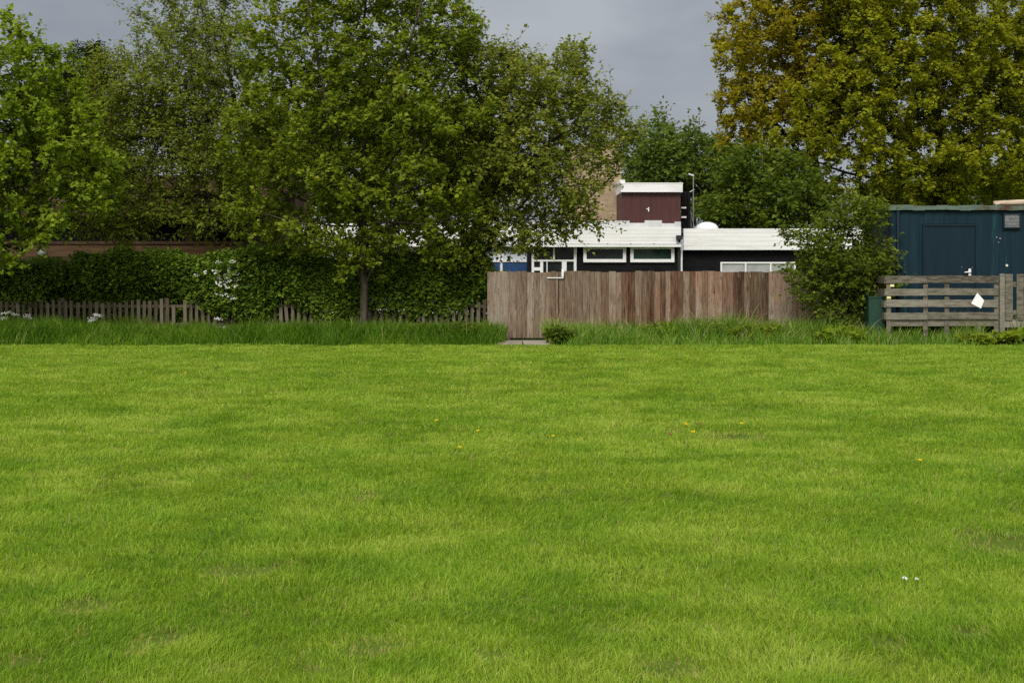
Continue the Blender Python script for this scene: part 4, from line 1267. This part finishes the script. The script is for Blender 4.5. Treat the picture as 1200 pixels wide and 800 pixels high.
# ================================================================== HEDGE AND LOW PLANTS
def hedge(name, label, x0, x1, y0, y1, ztop, zbot, n, leaf, seed, size=.085, bulge=.55, cat='hedge', nlump=1.1, over=.38, drape=None):
    rng = np.random.default_rng(seed)
    # leaves crowd towards an uneven skin around the clipped body
    u = rng.random(n); x = x0 + (x1 - x0) * u
    ang = rng.uniform(-.25 * math.pi, 1.0 * math.pi, n)           # front, top and some back
    lump = (vnoise(x, ang * .7, .55, seed) - .5) * bulge + (vnoise(x, ang * .7, .2, seed + 1) - .5) * .16
    rad = 1 + lump - (rng.random(n) ** 2) * .35
    topv = ztop + (vnoise(x, x * 0, nlump, seed + 2) - .5) * .35
    cy, cz = (y0 + y1) / 2, (topv + zbot) / 2
    hy, hz = (y1 - y0) / 2, (topv - zbot) / 2
    c, s = np.cos(ang), np.sin(ang)
    k = 1 / np.maximum(np.abs(c), np.abs(s)) ** .75
    y = cy - c * hy * rad * k; z = cz + s * hz * rad * k
    z = np.where(z < .1, .1 + rng.random(n) * .4, z)
    lo = .98 - .7 * np.clip((vnoise(x, x * 0, 1.1, seed + 5) - .55) * 3.5, 0, 1)
    if drape:
        dm = np.clip((x - drape[0]) / .35, 0, 1) * np.clip((drape[1] - x) / .35, 0, 1)
        lo = lo - .62 * dm
    y = y - over * np.clip((z - lo) / .3, 0, 1)
    base = np.stack([x, y, z], 1)
    nrm = unit(np.stack([rng.normal(0, .3, n), -c, s], 1))
    dirs = unit(nrm * .7 + rng.normal(0, .55, (n, 3)) + np.array([0, 0, .25]))
    v, f, t = sprays(base, dirs, rng.uniform(.08, .22, n), 4, size, .9, .42, .6, .03, rng)
    root = empty(name, ((x0 + x1) / 2, cy, 0), label, cat)
    np_mesh('foliage', v, [f], M['leaf_' + leaf], root, {'tint': t})
    mb = MB()
    for q in range(int((x1 - x0) / .22)):
        xx = x0 + .1 + (x1 - x0 - .2) * rng.random(); yy = cy + rng.normal(0, hy * .3)
        p = [np.array([xx, yy, -.05])]
        for j in range(4): p.append(p[-1] + np.array([rng.normal(0, .1), rng.normal(0, .08), ztop / 4.6]))
        mb.tube(p, [.022, .018, .014, .01, .006], 5, caps=False)
    mb.build('stems', M['bark_dark'], root)
    return root


hedge('hedge', 'dense dark green hedge spilling over the picket fence', WX(95, 33.6), WX(425, 33.6), 33.35, 34.5, WZ(306, 33.4), .05, 22000, 'hedge', 61, drape=(WX(335, 33.4), WX(440, 33.4)))
hedge('hedge', 'thinner shaded hedge between the maple trunk and the grey fence panel', WX(428, 33.9), WX(572, 33.9), 33.4, 34.5, WZ(310, 33.6), .05, 7600, 'hedge', 66)
hedge('bush', 'dark shaded bush under the bright yellow green tree', WX(-70, 34), WX(97, 34), 33.5, 35.0, WZ(315, 34), .05, 8000, 'hedge', 71, cat='bush')


def flower_disc(c, r, rng, n=14, up=np.array([0, -.55, .8])):
    """little flat head of petals"""
    a = rng.random(n) * 2 * math.pi
    u = unit(np.cross(up, np.array([1.0, .1, 0]))); w = unit(np.cross(up, u))
    rr_ = r * np.sqrt(rng.random(n))
    p = c + (np.cos(a) * rr_)[:, None] * u + (np.sin(a) * rr_)[:, None] * w
    ax = np.cos(a)[:, None] * u + np.sin(a)[:, None] * w + rng.normal(0, .3, (n, 3))
    return p, ax


# white blossom on the hedge
rngf = np.random.default_rng(81)
fl = empty('flowering_shrub', (WX(266, 32.9), 32.9, 0), 'white blossoming shrub growing through the dark hedge', 'shrub')
P_, A_ = [], []
for k in range(34):
    px, py = rngf.normal(264, 12), rngf.uniform(306, 352)
    px += (py - 320) * .35
    p, a = flower_disc(WP(px, py, 32.72 + rngf.uniform(-.05, .15)), rngf.uniform(.02, .065), rngf, 11)
    P_.append(p); A_.append(a)
P_, A_ = np.concatenate(P_), np.concatenate(A_)
v, f = leaf_geo(P_, A_, np.tile([0, -.6, .7], (len(P_), 1)) + rngf.normal(0, .3, P_.shape), np.full(len(P_), .045), .45)
np_mesh('blossom', v, [f], M['white_petal'], fl, {'tint': rngf.random(len(v))})
mb = MB()
for k in range(9):
    x = WX(266, 32.8) + rngf.normal(0, .15)
    mb.tube([(x, 32.95, 0), (x + rngf.normal(0, .1), 32.85, .8), (x + rngf.normal(0, .3), 32.75, rngf.uniform(1.2, 1.75))], [.014, .01, .005], 5)
mb.build('stems', M['bark_dark'], fl)
nb_ = 260
bs = np.stack([WX(266, 32.8) + rngf.normal(0, .3, nb_), 32.85 + rngf.normal(0, .06, nb_), rngf.uniform(.75, 1.8, nb_)], 1)
v, f, t = sprays(bs, unit(rngf.normal(0, .7, (nb_, 3)) + np.array([0, -.4, .5])), np.full(nb_, .14), 4, .075, .9, .42, .6, .02, rngf)
np_mesh('foliage', v, [f], M['leaf_hedge'], fl, {'tint': t})


def cow_parsley(px, Y, pyt, n, label, seed, spread=.16):
    rng = np.random.default_rng(seed)
    x, zt = WX(px, Y), WZ(pyt, Y)
    root = empty('cow_parsley', (x, Y, 0), label, 'wildflower', 'white wildflowers along the verge')
    mb = MB(); P_, A_ = [], []
    for k in range(n):
        top = np.array([x + rng.normal(0, spread), Y + rng.normal(0, .1), zt - rng.random() * .3])
        mb.tube([(x + rng.normal(0, .04), Y, -.02), (x + (top[0] - x) * .4, Y, top[2] * .55), top], [.008, .006, .003], 4, caps=False)
        for j in range(5):
            c = top + np.array([rng.normal(0, .05), rng.normal(0, .05), rng.normal(0, .015)])
            mb.tube([top - np.array([0, 0, .06]), c], .002, 3, caps=False)
            p, a = flower_disc(c, .035, rng, 9); P_.append(p); A_.append(a)
    mb.build('stem', M['stem'], root)
    P_, A_ = np.concatenate(P_), np.concatenate(A_)
    v, f = leaf_geo(P_, A_, np.tile([0, -.5, .8], (len(P_), 1)) + rng.normal(0, .3, P_.shape), np.full(len(P_), .026), .5)
    np_mesh('flower_head', v, [f], M['white_petal'], root, {'tint': rng.random(len(v))})


cow_parsley(3, 31.8, 366, 5, 'white cow parsley at the outer end of the dark verge', 91)
cow_parsley(26, 31.8, 367, 6, 'white cow parsley beside the first gap in the picket fence', 92)
cow_parsley(105, 32.3, 362, 5, 'sparse white cow parsley against the pickets below the hedge end', 93)
cow_parsley(258, 32.0, 373, 3, 'single small white flower head in the verge below the white blossom', 94, .06)


def weed(px, Y, h, wd, n, leaf, label, seed, size=.1, width=.3):
    rng = np.random.default_rng(seed)
    x = WX(px, Y)
    root = empty('weed', (x, Y, 0), label, 'weed', 'weeds in the long grass')
    mb = MB(); B, D = [], []
    for k in range(n):
        a = rng.random() * 2 * math.pi; rr_ = wd * math.sqrt(rng.random())
        b = np.array([x + math.cos(a) * rr_ * .6, Y + math.sin(a) * rr_ * .5, 0.0])
        t = b + np.array([math.cos(a) * rr_ * .5, math.sin(a) * rr_ * .4, h * (.6 + .45 * rng.random()) * (1 - .35 * rr_ / wd)])
        mb.tube([b, (b + t) / 2 + rng.normal(0, .02, 3), t], [.007, .005, .003], 4, caps=False)
        for j in range(7):
            u = .2 + .8 * (j + .5) / 7
            for s in range(2):
                B.append(b + (t - b) * u); aa = rng.random() * 2 * math.pi
                D.append(unit(np.array([math.cos(aa), math.sin(aa), .35])))
    mb.build('stem', M['stem'], root)
    B, D = np.array(B), np.array(D)
    v, f, t = sprays(B, D, np.full(len(B), .08), 2, size, .5, width, .9, .015, rng)
    np_mesh('foliage', v, [f], M['leaf_' + leaf], root, {'tint': t})


weed(657, 30.1, .42, .28, 42, 'deep', 'rounded leafy weed clump at the latch side of the gate', 101)
weed(846, 30.7, .6, .5, 34, 'bright', 'tall nettle patch against the middle of the brown board fence', 102, .09, .25)
weed(900, 30.5, .5, .5, 34, 'bright', 'yellowish nettle patch where the board fence turns grey', 103, .1, .28)
weed(770, 30.7, .5, .4, 30, 'bright', 'low green weeds below the maroon rooftop box', 104, .1, .3)
weed(985, 30.2, .42, .5, 44, 'bright', 'bright leafy weeds at the foot of the hawthorn bush', 105, .11, .4)
weed(1143, 30.0, .22, .3, 22, 'bright', 'dock leaves below the white paper diamond', 106, .13, .4)
weed(1190, 30.0, .3, .4, 26, 'bright', 'broad leaved weeds below the picketed end of the deck', 107, .13, .4)
weed(545, 30.9, .48, .55, 50, 'deep', 'dark leafy weeds beside the grey fence panel', 108, .1, .3)
weed(497, 31.2, .45, .4, 34, 'deep', 'dark leafy weeds in the verge between maple and gate', 109, .1, .3)
weed(118, 31.9, .45, .4, 34, 'deep', 'dark leafy weeds in the verge below the hedge end', 110, .1, .3)


# ------------------------------------------------------------------ dandelions and daisies on the lawn
def field_flower(kind, px, py, label, seed, r, mat, group):
    rng = np.random.default_rng(seed)
    y = EYE * F / (py - HOR) * .997
    x = WX(px, y)
    z0 = float(ground_z(np.array([x]), np.array([y]))[0])
    root = empty(kind, (x, y, z0), label, 'flower', group)
    h = .06
    MB().tube([(x, y, z0 - .01), (x + .004, y, z0 + h * .6), (x, y - .005, z0 + h)], .0022, 5, .6).build('stem', M['stem'], root)
    n = 34
    p, a = flower_disc(np.array([x, y - .005, z0 + h]), r * .5, rng, n, np.array([0, -.3, .9]))
    v, f = leaf_geo(p, a, np.tile([0, -.5, .8], (n, 1)) + rng.normal(0, .25, (n, 3)), np.full(n, r * .62), .4, .1)
    np_mesh('flower_head', v, [f], M[mat], root, {'tint': rng.random(len(v))})


DN = [(512, 498, 'yellow dandelion farthest out on the gate side of the lawn', .019), (560, 510, 'small yellow dandelion below the grey fence panel', .016),
      (539, 531, 'dull yellow dandelion nearest the camera below the fence panel', .018), (648, 517, 'yellow dandelion straight down the lawn from the gate latch', .017),
      (804, 504, 'bright yellow dandelion, upper of the close pair', .02), (812, 513, 'bright yellow dandelion, lower of the close pair', .02),
      (869, 503, 'yellow dandelion beyond the close pair towards the thorn bush', .018), (1078, 548, 'lone yellow dandelion down the lawn from the cabin door', .016),
      (217, 440, 'tiny yellow dandelion far up the lawn below the hedge', .018)]
for k, (px, py, lab, r) in enumerate(DN):
    field_flower('dandelion', px, py, lab, 120 + k, r, 'yellow_petal', 'dandelions in the lawn')
for k, (px, py, lab) in enumerate(((786, 516, 'brown withered dandelion head near the bright close pair'), (820, 504, 'brown withered dandelion head right next to a bright yellow one'))):
    field_flower('dandelion', px, py, lab, 140 + k, .02, 'seed_brown', 'dandelions in the lawn')
for k, (px, py, lab) in enumerate(((1060, 691, 'larger white daisy of the pair in the near grass'), (1074, 692, 'smaller white daisy of the pair in the near grass'))):
    field_flower('daisy', px, py, lab, 150 + k, .014 - .003 * k, 'white_petal', 'daisies in the lawn')

# ================================================================== CAMERA, LIGHT, SKY
cam = bpy.data.cameras.new('camera')
co = bpy.data.objects.new('camera', cam)
COL.objects.link(co)
co.location = (0, 0, EYE)
co.rotation_euler = (math.radians(90), 0, 0)
cam.sensor_width = 36.0
cam.lens = F / 1200 * 36
cam.shift_y = -(400 - HOR) / 1200
cam.clip_start = 0.1
cam.clip_end = 3000
sc.camera = co

SUN_AZ, SUN_EL = math.radians(193), math.radians(45)     # azimuth clockwise from +Y: behind the camera, and high
sd = Vector((math.sin(SUN_AZ) * math.cos(SUN_EL), math.cos(SUN_AZ) * math.cos(SUN_EL), math.sin(SUN_EL)))
sun = bpy.data.lights.new('sun', 'SUN')
sun.energy = 2.05
sun.angle = math.radians(24)
sun.color = (1.0, 0.955, 0.88)
so = bpy.data.objects.new('sun', sun)
COL.objects.link(so)
so.rotation_euler = sd.to_track_quat('Z', 'Y').to_euler()

w = bpy.data.worlds.new('World')
sc.world = w
w.use_nodes = True
nt = w.node_tree
nt.nodes.clear()
L = nt.links.new
sky = nd(nt, 'ShaderNodeTexSky', sky_type='NISHITA', sun_disc=False, sun_elevation=SUN_EL, sun_rotation=SUN_AZ)
sky.dust_density = 3.0
tc = nd(nt, 'ShaderNodeTexCoord')
sep = nd(nt, 'ShaderNodeSeparateXYZ'); L(tc.outputs['Generated'], sep.inputs[0])
mp = nd(nt, 'ShaderNodeMapping'); mp.inputs['Scale'].default_value = (2.2, 2.2, 5.0); L(tc.outputs['Generated'], mp.inputs['Vector'])
nz = nd(nt, 'ShaderNodeTexNoise', i_Scale=1.6, i_Detail=5.0, i_Roughness=0.55); L(mp.outputs[0], nz.inputs['Vector'])
# heavy grey cloud ahead, thin bright cloud behind and above
mr = nd(nt, 'ShaderNodeMapRange', i_1=0.75, i_2=-0.7); L(sep.outputs[1], mr.inputs[0])
cloud = ramp(nt, [(0.0, (2.15, 2.32, 2.54)), (0.5, (4.6, 4.7, 4.8)), (1.0, (7.2, 7.1, 6.8))]); L(mr.outputs[0], cloud.inputs[0])
cv = ramp(nt, [(0.34, (0.72, 0.745, 0.78)), (0.5, (0.97, .97, .98)), (0.66, (1.26, 1.24, 1.2))]); L(nz.outputs['Fac'], cv.inputs[0])
mul = nd(nt, 'ShaderNodeMixRGB', blend_type='MULTIPLY', i_Fac=1.0); L(cloud.outputs[0], mul.inputs[1]); L(cv.outputs[0], mul.inputs[2])
mix = nd(nt, 'ShaderNodeMixRGB', i_Fac=0.93); L(sky.outputs[0], mix.inputs[1]); L(mul.outputs[0], mix.inputs[2])
bg = nd(nt, 'ShaderNodeBackground', i_Strength=0.1); L(mix.outputs[0], bg.inputs['Color'])
wo = nd(nt, 'ShaderNodeOutputWorld'); L(bg.outputs[0], wo.inputs['Surface'])

sc.view_settings.view_transform = 'Standard'
sc.view_settings.look = 'None'
sc.view_settings.gamma = 1.0
sc.view_settings.use_curve_mapping = False
sc.view_settings.exposure = 0.65
sc.cycles.use_denoising = False
sc.cycles.max_bounces = 8
sc.cycles.diffuse_bounces = 5
sc.cycles.glossy_bounces = 2
sc.cycles.transmission_bounces = 5
sc.cycles.transparent_max_bounces = 4
sc.cycles.caustics_reflective = False
sc.cycles.caustics_refractive = False
